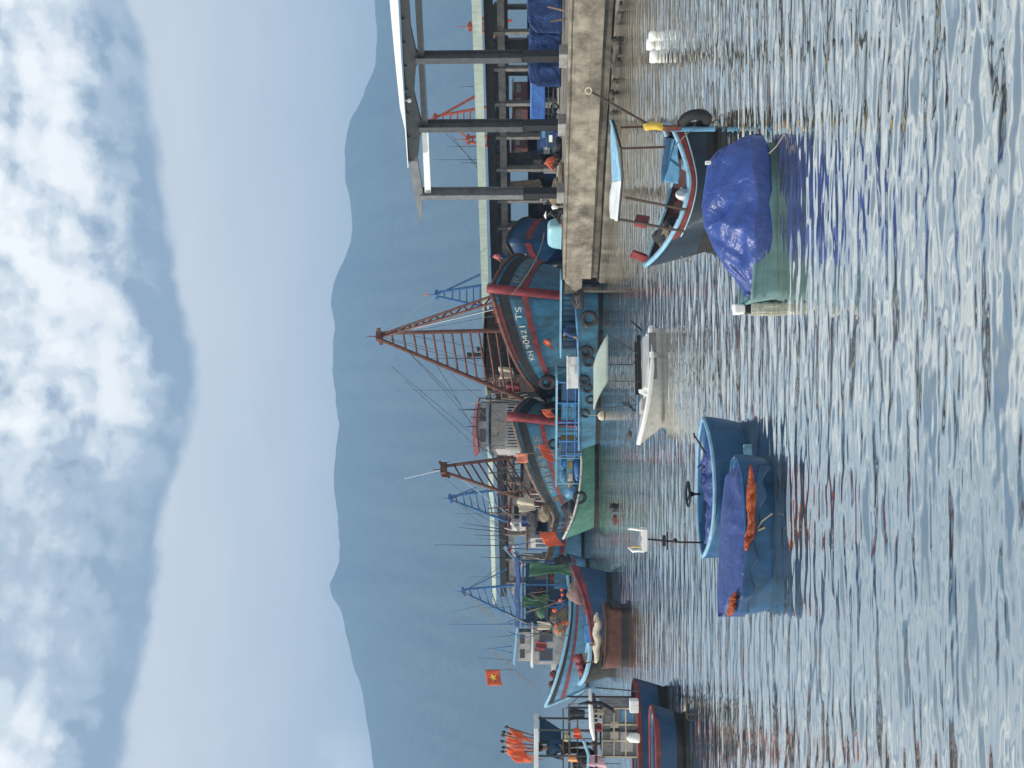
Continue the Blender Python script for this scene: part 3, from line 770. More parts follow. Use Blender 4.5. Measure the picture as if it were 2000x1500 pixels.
def pennant(pole0, pole1, size, mat, label, seed, group=None, star=False, drop=.55, catg='flag', hang=1.0, dirv=(-1, .2, 0), name='flag', tip=None):
    """flag on a stick; cloth blows along dirv and sags"""
    p0, p1 = Vector(pole0), Vector(pole1); root = thing(name, label, catg, p0, 0, group)
    mb = MB(); mb.tube([(0, 0, 0), p1 - p0], .022, 6); mb.build('flag_pole', WOOD, root)
    if tip is not None:
        mb = MB(); crumple(mb, p1 - p0, (.045, .045, .07), seed, 8, 10); mb.build('pole_tip', tip, root)
    d = (p1 - p0).normalized(); dv = Vector(dirv).normalized(); top = p1 - p0 - d * .08
    w, h = size; sd = dv.cross(Vector((0, 0, 1))).normalized()
    def fn(u, v):
        q = top - d * (h * v) + dv * (w * u * hang) - Vector((0, 0, drop * w * u * u))
        return q + sd * (.10 * w * sin(u * 7 + v * 2 + seed) * u + .05 * w * fbm(u * 6, v * 6, seed))
    mb = MB(); mb.grid(fn, 16, 10); f = mb.build('cloth', mat, root, smooth=True, solid=.01)
    if star:
        mb = MB()
        for off in (.03, -.03):
            pts = []
            for k in range(10):
                a = -pi / 2 + k * pi / 5; rr = .27 if k % 2 == 0 else .11
                pts.append(fn(.5 + rr * sin(a + pi / 2) * h / w, .5 - rr * cos(a + pi / 2)) + sd * off)
            c = fn(.5, .5) + sd * off
            for k in range(10): mb.face([c, pts[k], pts[(k + 1) % 10]])
        mb.build('star', FLAGY, f)
    return root

# ------------------------------------------------------------------ people
def person(label, loc, rz, J, top, bottom, hair=True, hat=None, group=None, scale=1.0, sleeves=True, headdir=(1, 0, 0)):
    """J: joints in metres, x forward, y left; body is one skinned surface"""
    root = thing('person', label, 'person', loc, rz, group); root.scale = (scale,) * 3
    J = {k: Vector(v) for k, v in J.items()}
    def skin(name, verts, edges, radii, mat, par, sub=2):
        me = bpy.data.meshes.new(name); me.from_pydata([tuple(v) for v in verts], edges, []); o = bpy.data.objects.new(name, me); COL.objects.link(o); o.parent = par
        sk = o.modifiers.new('k', 'SKIN'); sk.use_smooth_shade = True
        for i, sv in enumerate(me.skin_vertices[0].data): sv.radius = (radii[i], radii[i]); sv.use_root = (i == 0)
        sb = o.modifiers.new('u', 'SUBSURF'); sb.levels = sub; sb.render_levels = sub
        me.materials.append(mat); return o
    names = ['pel', 'waist', 'chest', 'neck', 'head', 'crown']
    V = [J['pel'], J['pel'].lerp(J['chest'], .45), J['chest'], J['neck'], J['neck'].lerp(J['head'], .75), J['head'] + (J['head'] - J['neck']).normalized() * .07]
    R = [.125, .12, .13, .055, .088, .075]; E = [(0, 1), (1, 2), (2, 3), (3, 4), (4, 5)]
    for s_ in 'lr':
        for base, chain, rad in ((2, ('sh', 'el', 'wr', 'ha'), (.062, .045, .03, .038)), (0, ('hip', 'kn', 'an', 'toe'), (.092, .066, .042, .036))):
            prev = base
            for nm, rr in zip(chain, rad):
                V.append(J[nm + s_]); R.append(rr); E.append((prev, len(V) - 1)); prev = len(V) - 1
            if 'ha' in chain:        # five fingers
                h = J['ha' + s_]; d = (h - J['wr' + s_]).normalized(); sd = d.orthogonal().normalized()
                for k, (o_, ln) in enumerate(((-.03, .07), (-.012, .085), (.008, .08), (.026, .065), (.045, .04))):
                    V.append(h + sd * o_ + d * ln); R.append(.0095); E.append((prev, len(V) - 1))
    body = skin('body', V, E, R, SKIN, root, 1)
    V = [J['pel'], J['pel'].lerp(J['chest'], .45), J['chest'], J['neck'] - (J['neck'] - J['chest']) * .25]; R = [.158, .158, .178, .08]; E = [(0, 1), (1, 2), (2, 3)]
    for s_ in 'lr':
        V += [J['sh' + s_], J['el' + s_], J['el' + s_].lerp(J['wr' + s_], .8 if sleeves else .05)]; R += [.092, .068, .054]; n = len(V); E += [(2, n - 3), (n - 3, n - 2), (n - 2, n - 1)]
    skin('shirt', V, E, R, top, root, 1)
    V = [J['pel'] + Vector((0, 0, .02))]; R = [.15]; E = []
    for s_ in 'lr':
        V += [J['hip' + s_], J['kn' + s_], J['kn' + s_].lerp(J['an' + s_], .85)]; R += [.108, .08, .06]; n = len(V); E += [(0, n - 3), (n - 3, n - 2), (n - 2, n - 1)]
    skin('trousers', V, E, R, bottom, root, 1)
    hd = J['neck'].lerp(J['head'], .85); fd = Vector(headdir).normalized(); upv = (J['head'] - J['neck']).normalized(); sd = upv.cross(fd).normalized()
    mb = MB(); mb.ball(hd + fd * .105 - upv * .01, (.018, .018, .025), 6, 8)
    for k in (-1, 1): mb.ball(hd + sd * .095 * k, (.02, .02, .035), 6, 8)
    mb.build('face', SKIN, body, smooth=True)
    mb = MB()
    for k in (-1, 1): mb.ball(hd + fd * .092 + sd * .034 * k + upv * .03, .011, 6, 8)
    mb.build('eyes', HAIR, body)
    if hair:
        mb = MB(); c = hd + upv * .035 - fd * .018
        mb.ball(c, .112, 8, 12); mb.build('hair', HAIR, root, smooth=True)
    if hat is not None:
        mb = MB(); c = hd + upv * .06
        mb.grid(lambda u, v: c + upv * (.13 * (1 - u)) + (fd * cos(v * 2 * pi) + sd * sin(v * 2 * pi)) * (.22 * u), 4, 16, wrap=True); mb.build('hat', hat, root, solid=.01)
    return root
SQUAT = dict(pel=(0, 0, .28), chest=(.20, 0, .62), neck=(.27, 0, .78), head=(.36, 0, .94), shl=(.2, .18, .70), shr=(.2, -.18, .70), ell=(.42, .22, .52), elr=(.42, -.22, .52), wrl=(.58, .12, .36), wrr=(.58, -.12, .36), hal=(.64, .09, .30), har=(.64, -.09, .30),
             hipl=(.02, .12, .26), hipr=(.02, -.12, .26), knl=(.42, .2, .46), knr=(.42, -.2, .46), anl=(.18, .17, .08), anr=(.18, -.17, .08), toel=(.38, .19, .04), toer=(.38, -.19, .04))
SIT = dict(pel=(0, 0, .14), chest=(.10, 0, .52), neck=(.15, 0, .68), head=(.22, 0, .86), shl=(.10, .18, .60), shr=(.10, -.18, .60), ell=(.26, .25, .38), elr=(.26, -.25, .38), wrl=(.46, .12, .28), wrr=(.46, -.12, .28), hal=(.54, .08, .24), har=(.54, -.08, .24),
           hipl=(.03, .1, .13), hipr=(.03, -.1, .13), knl=(.42, .24, .30), knr=(.42, -.24, .30), anl=(.70, .16, .08), anr=(.70, -.16, .08), toel=(.84, .18, .08), toer=(.84, -.18, .08))
STAND = dict(pel=(0, 0, .92), chest=(.02, 0, 1.30), neck=(.03, 0, 1.46), head=(.06, 0, 1.64), shl=(.02, .19, 1.40), shr=(.02, -.19, 1.40), ell=(.10, .26, 1.14), elr=(.10, -.26, 1.14), wrl=(.30, .2, 1.02), wrr=(.30, -.2, 1.02), hal=(.38, .18, 1.0), har=(.38, -.18, 1.0),
             hipl=(0, .1, .9), hipr=(0, -.1, .9), knl=(.05, .12, .5), knr=(0, -.12, .5), anl=(0, .13, .09), anr=(-.03, -.13, .09), toel=(.16, .15, .04), toer=(.13, -.15, .04))
BEND = dict(pel=(0, 0, .9), chest=(.34, 0, 1.10), neck=(.47, 0, 1.13), head=(.62, 0, 1.10), shl=(.38, .19, 1.10), shr=(.38, -.19, 1.10), ell=(.48, .22, .84), elr=(.48, -.22, .84), wrl=(.58, .14, .62), wrr=(.58, -.14, .62), hal=(.62, .12, .54), har=(.62, -.12, .54),
            hipl=(0, .1, .88), hipr=(0, -.1, .88), knl=(.10, .12, .48), knr=(.04, -.12, .48), anl=(0, .14, .09), anr=(-.03, -.14, .09), toel=(.16, .16, .04), toer=(.13, -.16, .04))
V = Vector
# ================================================================== trawler 1: bow on to the right, behind the pier end
T1 = Boat('fishing_trawler', 'big blue wooden trawler with red stem post behind the end of the concrete pier', 'fishing boat', G(1166, 586), -77, 19.5, 8.8, 6.65, 3.3, 3.2, 2.3, (BLUE, TAR, MAST),
          group='wooden trawlers moored by the shed', stern_w=.75, tm=.50, bowp=(1.9, 3.4), cap=.13, stem=(.30, .25, RED), deck=1.0, sheerp=1.7, n=40)
T1.band('bulwark_band', .855, .955, TAR, .05); T1.band('rub_rail', .668, .728, RED, .12)
T1.text('KH 90421 TS', .795, .968, .765, .835, -1, LETTER, .09); T1.text('KH 90421 TS', .975, .70, .765, .835, 1, LETTERD, .09)
h = house(T1.root, -8.4, -2.6, 2.5, 2.4, 7.6, DWOOD, WOOD, win=3, name='deckhouse', roofname='deckhouse_roof', over=.35, winz=(.55, .78), trim=WOOD)
mb = MB()
for z in (6.0, 6.6, 7.1): mb.bar((-8.6, -3.0, z), (-1.4, -3.0, z), .09)
for k in range(7): mb.bar((-8.6 + k * 1.2, -3.0, 5.2), (-8.6 + k * 1.2, -3.0, 7.3), .09)
mb.build('side_railing', WOOD, T1.root)
mb = MB()
for x, y, hgt in ((-4.2, -.6, 1.4), (-4.8, -.4, 1.1), (-6.6, .5, .8)): mb.lathe((x, y, 7.7), [(.14, 0), (.14, hgt * .8), (.22, hgt * .82), (.2, hgt), (.001, hgt)], 10)
mb.build('exhaust_pipe', DWOOD, T1.root)
Y1 = 68.5
ap1, f1a, f1b, bo1 = P(742, 657, Y1), P(1003, 645, Y1 + .5), P(1022, 780, 70.5), P(974, 581, 64.2)
mast(T1.root, T1.inv, ap1, f1a, f1b, 13, .125, MAST, bo1, top=.9, apexw=.22, boomr=.17, rung0=.09)
wires(T1.root, T1.inv, [(ap1, P(1010, 590, 64.5)), (ap1 - V((0, 0, .3)), P(1000, 610, 65)), (P(800, 690, Y1), P(930, 838, 76)), (P(800, 690, Y1), P(900, 790, 75)), (P(848, 706, Y1), P(930, 850, 77))], .022, WIRE, sag=.01)
wires(T1.root, T1.inv, [(ap1, P(985, 600, 64.5)), (ap1 + V((0, 0, .2)), P(850, 578, 100))], .025, WWIRE, 'pale_stay')
# red bulwark boards at the bow and gear on the fore deck
mb = MB(); mb.grid(lambda u, v: T1.hf(.80 + .17 * u, .96 + .075 * v, -1, .02), 16, 2); mb.build('bow_board', RED, T1.root, solid=.05)
mb = MB(); mb.lathe((5.2, 0, 5.5), [(.001, 0), (.22, 0), (.22, 1.3), (.001, 1.3)], 10); mb.bar((5.2, -.8, 6.5), (5.2, .8, 6.5), .2); mb.build('mooring_bitt', RED, T1.root)
heap('net_heap', 'dark net heap on the bow of the big red-stemmed trawler', 'fishing net', T1.w(3.2, .4, 4.7), (1.2, 1.0, 1.0), NET_D, 3, group='fishing nets on the boats')

# ================================================================== trawler 2: the next red stem to the left
T2 = Boat('fishing_trawler', 'second blue trawler with faded red stem, left of the tyre hung at the first trawler', 'fishing boat', G(1158, 832), -64, 16, 7.2, 5.5, 2.5, 2.7, 1.5, (BLUE, TAR, WOOD),
          group='wooden trawlers moored by the shed', stern_w=.8, tm=.5, bowp=(1.7, 3.0), cap=.12, stem=(.33, .35, RED), deck=.9, sheerp=1.5, n=40)
T2.band('bulwark_band', .84, .95, TAR, .05); T2.band('rub_rail', .615, .68, RED, .12)
T2.text('KH 91763 TS', .99, .72, .72, .81, 1, LETTERD, .09); T2.text('KH 91763 TS', .66, .95, .72, .81, -1, LETTERD, .09)
house(T2.root, -6.5, -2.2, 1.8, 1.8, 4.9, CREAM, WOOD, win=3, trim=MASTB, over=.4)
Y2 = 76.0
ap2, f2a, f2b = P(868, 917, Y2), P(1003, 893, Y2), P(1062, 988, Y2 - 1)
mast(T2.root, T2.inv, ap2, f2a, f2b, 8, .12, MAST, None, top=.9, apexw=.28, rung0=.16)
mb = MB()
for py, dz in ((905, 0), (930, .1)): mb.bar(T2.inv @ P(863, py, Y2), T2.inv @ P(873, py, Y2), .16)
mb.build('mast_head_block', MAST, T2.root)
wires(T2.root, T2.inv, [(ap2, P(790, 935, 84)), (P(900, 935, Y2), P(1000, 1010, 80))], .02, WWIRE)
heap('net_heap', 'tan net heap on the fore deck of the second trawler', 'fishing net', T2.w(1.6, -1.9, 2.1), (1.7, 1.0, 1.1), NET_T, 5, group='fishing nets on the boats', strands=5)
heap('net_heap', 'brown net heap beside the ladder mast of the second trawler', 'fishing net', T2.w(-1.0, -2.1, 1.7), (1.3, .9, 1.3), NET_D, 8, group='fishing nets on the boats', strands=4)
mb = MB()
for k in range(6): x = -2.0 + k * .85; mb.bar((x, -2.95, 1.6), (x, -2.95, 4.3), .09)
for z in (3.1, 4.2): mb.bar((-2.2, -2.95, z), (2.4, -2.95, z), .09)
mb.build('side_railing', MAST, T2.root)

# ================================================================== trawler 4: wheelhouse with red roof between the two
T4 = Boat('fishing_trawler', 'trawler with white slatted wheelhouse and red roof behind the two red stems', 'fishing boat', (-2.9, 80.6), -82, 11, 4.6, 3.6, 2.6, 2.6, .8, (BLUE2, TAR, RED), group='wooden trawlers moored by the shed', stern_w=.8, deck=.7)
wh = house(T4.root, -4.6, 2.2, 2.05, 2.0, 7.6, CREAM, BLUE2, win=3, trim=WHITE, over=.35, winz=(.45, .75), name='wheelhouse', roofname='lower_roof')
mb = MB()
for k in range(17):
    y = -1.95 + k * .244; mb.box((2.24, y, 4.3), (.07, .09, 4.2))
for k in range(26):
    x = -4.5 + k * .26; mb.box((x, -2.09, 4.3), (.09, .07, 4.2))
mb.build('slats', WHITE, wh)
for z, m_ in ((3.6, SKYB), (5.0, MASTB)):
    mb = MB(); mb.box((-1.2, -2.14, z), (7.0, .12, .22)); mb.box((2.3, 0, z), (.12, 4.4, .22)); mb.build('trim_board', m_, wh)
house(T4.root, -3.6, 1.4, 1.8, 7.7, 8.8, CREAM, RED, win=3, over=.45, camber=.25, slope=-.7, name='upper_cabin', roofname='red_roof', winz=(.3, .75))
for px0, px1, py in ((910, 936, 833), (918, 940, 815), (895, 935, 800)): antenna(T4.root, T4.inv, px0, px1, py, 84, .07, BLACK, 'horn_post')
antenna(T4.root, T4.inv, 770, 940, 762, 84, .03, WIRE); antenna(T4.root, T4.inv, 838, 950, 700, 84, .05, BLACK)
mb = MB(); mb.bar(T4.lp(1010, 790, 78), T4.lp(965, 858, 84), .1); mb.build('spar', WOOD, T4.root)
wires(T4.root, T4.inv, [(P(790, 742, 74), P(960, 900, 84)), (P(765, 716, 72), P(940, 862, 84))], .022, WIRE)

# ================================================================== trawler 3: white cabin, bow to the left
T3 = Boat('fishing_trawler', 'blue and timber boat with grey boarded cabin behind the big orange flag', 'fishing boat', (-16.3, 84.5), 204, 12.5, 4.4, 3.9, 1.9, 2.2, 1.0, (BLUE2, TAR, WOOD), group='wooden trawlers moored by the shed', stern_w=.75, cap=.11, deck=.6, stem=(.14, .2, WOOD))
T3.band('rub_rail', .55, .66, RED, .08); T3.band('bulwark_band', .86, .96, WOOD, .05)
cab3 = house(T3.root, -3.4, 2.0, 1.5, 1.4, 4.6, CREAM, WOOD, win=3, trim=MASTB, over=.3, winz=(.5, .8))
mb = MB(); mb.box((-.6, 1.56, 3.0), (.9, .05, .35)); mb.build('name_board', MASTB, cab3)
house(T3.root, -3.0, .6, 1.2, 4.7, 6.0, CREAM, RED, win=2, over=.25, name='upper_cabin', roofname='upper_roof', slope=.3)
for k, (px, py) in enumerate(((1000, 1022), (1008, 1032), (1005, 1068))):
    a = T3.lp(px, py, 83); mb = MB(); mb.ball(a, .16, 8, 10); mb.bar(a, a - V((0, 0, .5)), .05); mb.build('lamp', WHITE, T3.root, smooth=True)
Y3 = 88
ap3 = P(880, 973, Y3)
mast(T3.root, T3.inv, ap3, P(985, 955, Y3), P(1000, 1022, Y3), 8, .1, MASTB, P(930, 955, Y3 + 1), top=1.0, apexw=.16, boomr=.1)
for px0, px1, py, py1 in ((905, 990, 1035, 1022), (895, 990, 1040, 1030), (848, 1000, 1066, 1064), (925, 990, 1047, 1045), (938, 990, 1090, 1088)): antenna(T3.root, T3.inv, px0, px1, py, 86, .045, BLACK, py1=py1)
for k in range(4):
    mb = MB(); mb.bar(T3.lp(985 + k * 7, 1068 + k * 3, 82.2), T3.lp(1012 + k * 7, 1098 + k * 4, 82.2), .16, .3); mb.build('stacked_board', (SKYB, RED, WHITE, BLUE2)[k], T3.root)
wires(T3.root, T3.inv, [(ap3, P(985, 1060, 85)), (ap3, P(975, 1030, 85)), (P(905, 990, Y3), P(985, 1030, 85))], .02, WIRE)

# ================================================================== flag boat (bow to the left)
FB = Boat('fishing_boat', 'blue fishing boat with high bow to the left under the red starred flag', 'fishing boat', G(1149, 1338), 186, 11.2, 3.5, 3.15, 1.35, 1.7, 1.5, (BLUE2, TAR, SKYB), group='smaller wooden fishing boats', stern_w=.7, cap=.12, deck=.5, stem=(.12, .15, SKYB), sheerp=1.7)
FB.band('bulwark_band', .84, .95, TAR, .05); FB.band('rub_rail', .56, .66, RED, .07)
cb = house(FB.root, -.4, 2.4, 1.2, 1.0, 4.1, CREAM, WHITE, win=2, trim=MASTB, over=.25, winz=(.55, .85))
house(FB.root, .1, 2.2, 1.0, 4.2, 5.3, CREAM, SKYB, win=2, over=.3, name='upper_cabin', roofname='upper_roof', slope=.25)
mb = MB()
for x in (-5.0, -3.4, -1.8, -.5):
    for y in (-1.3, 1.3): mb.bar((x, y, 1.0), (x, y, 5.0), .1)
for z in (2.0, 3.1, 4.9):
    for y in (-1.3, 1.3): mb.bar((-5.1, y, z), (-.3, y, z), .09)
mb.build('awning_frame', MASTB, FB.root)
cloth('awning', lambda u, v: (-5.4 + 5.2 * u, (v - .5) * 3.2, 5.15 + .35 * (1 - abs(2 * v - 1)) + .05 * sin(u * 14)), 24, 8, TARPD, parent=FB.root)
mb = MB(); mb.box((-2.7, -.2, 2.9), (4.4, 1.6, 3.6)); sh_ = mb.build('deck_shelter', NAVY, FB.root, bevel=.03)
for k in range(3):
    mb = MB(); mb.box((-4.2 + k * 1.45, .62, 3.5), (.9, .05, 1.0)); mb.build('window', (GLASS, DWOOD, GLASS)[k], sh_)
mb = MB(); mb.box((-3.9, 1.0, 1.9), (1.6, .6, 1.4)); mb.build('engine_box', BLUE, FB.root, bevel=.05)
mb = MB(); mb.box((-1.6, .95, 1.8), (1.2, .6, 1.3)); mb.build('fish_hold', MASTB, FB.root, bevel=.05)
YB = 80
apb = P(906, 1155, YB)
mast(FB.root, FB.inv, apb, P(1004, 1143, YB), P(1030, 1217, YB), 7, .085, MASTB, P(992, 1110, YB), top=.9, apexw=.14, boomr=.07, rung0=.12)
for px0, px1, py, py1 in ((875, 1002, 1219, 1220), (948, 1000, 1262, 1268), (965, 1000, 1275, 1267)): antenna(FB.root, FB.inv, px0, px1, py, 78, .045, MASTB, py1=py1)
wires(FB.root, FB.inv, [(P(1002, 1308, 77), P(1060, 1352, 76.5)), (P(1002, 1308, 77), P(1045, 1345, 76.5)), (apb, P(1000, 1250, 78)), (apb, P(990, 1225, 78)), (P(960, 1268, 78), P(1000, 1300, 77))], .02, ROPE)
for k, (dx, dz, mm) in enumerate(((3.4, 2.9, RED), (3.7, 2.6, WOOD), (4.1, 3.0, MAST))):
    mb = MB(); crumple(mb, (dx, .2 * (k - 1), dz - .4), (.35, .4, .4), 12 + k, 10, 12); mb.build('bow_gear', mm, FB.root, smooth=True)
pennant(P(1003, 1308, 77), P(946, 1308, 77), (1.15, 1.1), FLAGR, 'red flag with yellow star flying above the high blue bow', 4, star=True, drop=.16, dirv=(-1, -.15, 0))
for k, (x, y, sx) in enumerate(((-4.4, 1.0, .9), (-3.2, 1.1, .8))):
    pass
def hang(name, label, boat, x, y, z0, z1, w, mat, seed, group=None, cat='fishing net'):
    def fn(u, v):
        b = w * (.55 + .25 * sin(v * 5 + seed) + .35 * v * (1 - v))
        return boat.w(x + (u - .5) * 2 * b, y + .16 * fbm(u * 9, v * 5, seed), z1 + (z0 - z1) * v + .08 * fbm(u * 5, v * 3, seed + 3))
    return cloth(name, fn, 22, 22, mat, label, cat, group=group, solid=.07)
hang('hanging_net', 'dark green net hung in folds from the awning frame of the flag boat', FB, -4.6, 1.55, 1.2, 4.4, .75, NET_G, 2, 'nets hung up to dry')
hang('hanging_net', 'loose green net drooping under the blue awning of the flag boat', FB, -2.2, 1.5, 3.0, 4.9, .7, NET_G, 9, 'nets hung up to dry')
heap('net_heap', 'tan net bundle amidships on the flag boat', 'fishing net', FB.w(-1.0, 1.1, 1.3), (.8, .5, 1.0), NET_T, 15, group='fishing nets on the boats', strands=4)
heap('net_heap', 'dark net mound at the stern of the flag boat', 'fishing net', FB.w(-4.9, 1.1, 1.3), (.7, .5, .9), NET_D, 18, group='fishing nets on the boats')

# ================================================================== navy boat with red rail
DB = Boat('rowing_boat', 'dark navy open boat with red rail below the flag boat', 'boat', G(1191, 1122), 12, 4.0, 1.7, 2.0, 1.15, .95, .45, (NAVY, TAR, RED), group='smaller wooden fishing boats', stern_w=.85, cap=.08, deck=.45, sheerp=1.3)
DB.band('rub_rail', .80, .93, RED, .03)
heap('net_heap', 'pinkish brown net lying in the navy boat', 'fishing net', DB.w(.7, .1, 1.25), (.75, .5, .6), M('pink_net', (.20, .13, .12), rough=.9, var=.5, scale=14, bump=.4), 22, group='fishing nets on the boats', strands=3)
mb = MB(); mb.box((-.9, .1, .95), (.8, 1.0, .6)); mb.build('fish_box', BRIGHTB, DB.root, bevel=.04)
cloth('tarpaulin', lambda u, v: DB.w(-1.95 + .9 * u, (v - .5) * 1.6, 1.35 - .5 * abs(2 * v - 1) ** 2 + .05 * fbm(u * 6, v * 7, 4)), 14, 16, BRIGHTB, 'small bright blue tarpaulin over the left end of the navy boat', 'tarpaulin')

# ================================================================== brown skiff and the pale rimmed boat behind it
EB = Boat('rowing_boat', 'brown wooden skiff with a beige canvas roll on top', 'boat', G(1221, 1300), 178, 2.75, 1.25, .98, .84, .9, .12, (BROWNB, TAR, DWOOD), group='smaller wooden fishing boats', stern_w=.95, tm=.7, bowp=(3, 4), flare=.8, cap=.045, deck=.25)
mb = MB()
for k in range(7): mb.ball((-1.42, -.45 + k * .15, .5 + .1 * sin(k * 2)), (.07, .11, .24), 6, 8, .2)
mb.build('rope_fender', NET_D, EB.root, smooth=True)
cv = MB(); cv.tube([EB.w(-1.1 + 2.2 * k / 14, .12 + .03 * sin(k), 1.22 + .05 * sin(k * 1.4) + .05 * (k > 11)) for k in range(15)], [.04, .10, .15, .16, .17, .16, .17, .18, .17, .16, .17, .15, .13, .12, .05], 10)
tag(cv.build('canvas_roll', CANVAS, None, smooth=True), 'long beige canvas roll laid along the brown skiff', 'canvas')
mb = MB()
for a, b in (((-.9, .2, .9), (-.6, .3, 1.6)), ((.2, .2, .9), (.3, .25, 1.55)), ((.9, .1, .9), (1.1, .2, 1.7))): mb.bar(a, b, .05)
mb.build('oar_crutch', WOOD, EB.root)
E2 = Boat('rowing_boat', 'small dark boat with pale blue rim peeping out left of the brown skiff', 'boat', G(1188, 1318), 172, 2.9, 1.5, 1.5, 1.0, 1.0, .5, (TAR, TAR, SKYB), group='smaller wooden fishing boats', cap=.13, deck=.3)
heap('sack', 'white cloth bundle in the pale rimmed boat', 'sack', E2.w(.2, -.2, .9), (.35, .3, .45), CANVAS, 41)
mb = MB()
for k in range(3): crumple(mb, (.9 - .35 * k, .1, .15 + .1 * k), (.28, .22, .3), 33 + k, 9, 11)
o = mb.build('clothes_pile', RED, None, smooth=True); o.matrix_world = E2.mw @ Matrix.Translation((-.2, 0, 1.2)); tag(o, 'heap of red and pink cloth at the bow of the pale rimmed boat', 'clothes')

# ================================================================== green boat in front of trawler 2
GB = Boat('fishing_boat', 'low green boat with upswept bow to the left and blue covered crates', 'fishing boat', G(1166, 1022), 181, 8.0, 2.6, 2.15, 1.02, 1.35, 1.0, (GREEN, TAR, CREAM), group='smaller wooden fishing boats', stern_w=.85, cap=.07, deck=.35, sheerp=2.4)
mb = MB(); mb.tube([GB.hf(0, 1.0, 1) + V((-.03, 0, .05)), GB.hf(0, .3, 0) + V((-.03, 0, -.1)), GB.hf(0, 1.0, -1) + V((-.03, 0, .05))], .07, 6); mb.build('transom_rail', RED, GB.root)
mb = MB()
for x in (-2.9, -1.2, .4):
    for y in (-1.0, 1.0): mb.bar((x, y, .7), (x, y, 2.6), .07)
mb.bar((-3.6, 1.0, 2.62), (.6, 1.0, 2.62), .10); mb.bar((-3.6, -1.0, 2.62), (.6, -1.0, 2.62), .10); mb.build('awning_frame', SKYB, GB.root)
bt = TARP
for k, (x, z, sx, sz, mm) in enumerate(((-.9, 2.1, .75, .45, BRIGHTB), (-.05, 2.1, .75, .45, BLUE2), (-.4, 1.25, 1.7, .6, BRIGHTB), (.95, 1.55, .9, .9, BLUE2))):
    mb = MB(); crumple(mb, (0, 0, 0), (sx * .55, .55, sz * .62), 60 + k, 12, 16, .12)
    o = mb.build('covered_crate', mm, None, smooth=True); o.location = GB.w(x, .5, z); tag(o, ('bright blue covered crate under the awning of the green boat, nearest the yellow box', 'pale blue covered crate under the awning of the green boat, left of the bright one', 'long bright blue covered crate low on the green boat', 'pale blue bundle forward on the green boat')[k], 'crate', 'covered crates on the green boat')
mb = MB(); mb.box((0, 0, 0), (.95, .8, .95)); mb.box((0, .41, .3), (.95, .03, .06)); mb.box((0, .41, -.3), (.95, .03, .06))
o = mb.build('yellow_box', YELLOW, None, bevel=.03); o.location = GB.w(-2.15, .55, 1.85); tag(o, 'ochre yellow fish box at the right end of the green boat', 'box')
for k, (x, mm) in enumerate(((-.75, YELLOW), (.0, CANVAS), (.55, YELLOW))):
    mb = MB(); mb.box((0, 0, 0), (.5, .5, .32)); o = mb.build('basket', mm, None, bevel=.06); o.location = GB.w(x, .62, 1.72); tag(o, ('small ochre basket between blue crates, right one', 'small beige basket between blue crates', 'small ochre basket between blue crates, left one')[k], 'basket', 'baskets on the green boat')
heap('net_heap', 'brown net and ropes piled behind the bow of the green boat', 'fishing net', GB.w(2.1, .1, 1.0), (.8, .7, .75), NET_D, 71, group='fishing nets on the boats', strands=5)
tyre(GB.w(1.25, 1.2, 1.15), (.2, 1, .1), .33, .12, 'black tyre on the rail of the green boat')
mb = MB(); mb.lathe((0, 0, 0), [(.001, 0), (.2, 0), (.22, .3), (.16, .36), (.001, .4)], 12); o = mb.build('bucket', YELLOW, None, smooth=True); o.location = GB.w(3.0, .1, 1.35); tag(o, 'yellow bucket at the bow of the green boat', 'bucket')

# ================================================================== low blue boat with tyres
LB = Boat('fishing_boat', 'low blue work boat with tyre fenders and slatted cabin behind the white motor boat', 'fishing boat', G(1175, 572), -24, 10.4, 2.8, 1.6, 1.25, 1.2, .5, (BLUE, TAR, BLUE2), group='smaller wooden fishing boats', stern_w=.85, tm=.65, cap=.08, deck=.4)
mb = MB(); mb.box((3.4, .15, 1.75), (4.2, 1.5, 1.1))
c_ = mb.build('hold_cover', BLUE, LB.root, bevel=.04)
mb = MB()
for k in range(13): mb.box((1.45 + k * .33, -.62, 1.75), (.13, .06, 1.05))
mb.build('slats', NAVY, c_)
mb = MB(); mb.box((3.4, -.05, 2.42), (4.9, 2.1, .07)); mb.build('awning_edge', SKYB, LB.root)
mb = MB(); mb.box((-3.1, 0, 2.62), (5.4, 2.5, .08)); mb.build('cabin_roof', SKYB, LB.root)
mb = MB()
for x in (-5.6, -4.6, -3.3, -2.0, -.6):
    for y in (-1.15, 1.15): mb.bar((x, y, 1.0), (x, y, 2.6), .09)
for z in (1.5, 2.0): mb.bar((-5.7, -1.15, z), (-.5, -1.15, z), .06)
mb.build('cabin_frame', BRIGHTB, LB.root)
for k, (x0, x1) in enumerate(((-5.5, -4.7), (-3.2, -2.1), (-1.9, -.7))):
    mb = MB(); mb.box(((x0 + x1) / 2, -1.05, 1.7), (x1 - x0, .05, 1.3)); mb.box(((x0 + x1) / 2, -1.09, 1.95), ((x1 - x0) * .6, .05, .35)); mb.build('side_panel', (NAVY, BLUE, NAVY)[k], LB.root)
for k, (px, py, R) in enumerate(((1148, 603, .55), (1143, 664, .46), (1147, 682, .40), (1139, 716, .36), (1144, 731, .36), (1150, 752, .33), (1140, 778, .33))):
    q = LB.lp(px, py, 61 + (py - 572) * .017); q.y = -1.5 - (.04 * (k % 2)); tyre(LB.w(*q), LB.mw.to_3x3() @ V((.1, 1, .1 * (k % 3 - 1))), R * .72, R * .26, ('largest tyre fender, by the bent figure in blue', 'second tyre fender from the bent figure', 'third tyre fender from the bent figure', 'tyre fender just under the white foam box', 'tyre fender left of the one under the foam box', 'second tyre fender from the left on the low blue boat', 'leftmost tyre fender on the low blue boat')[k])
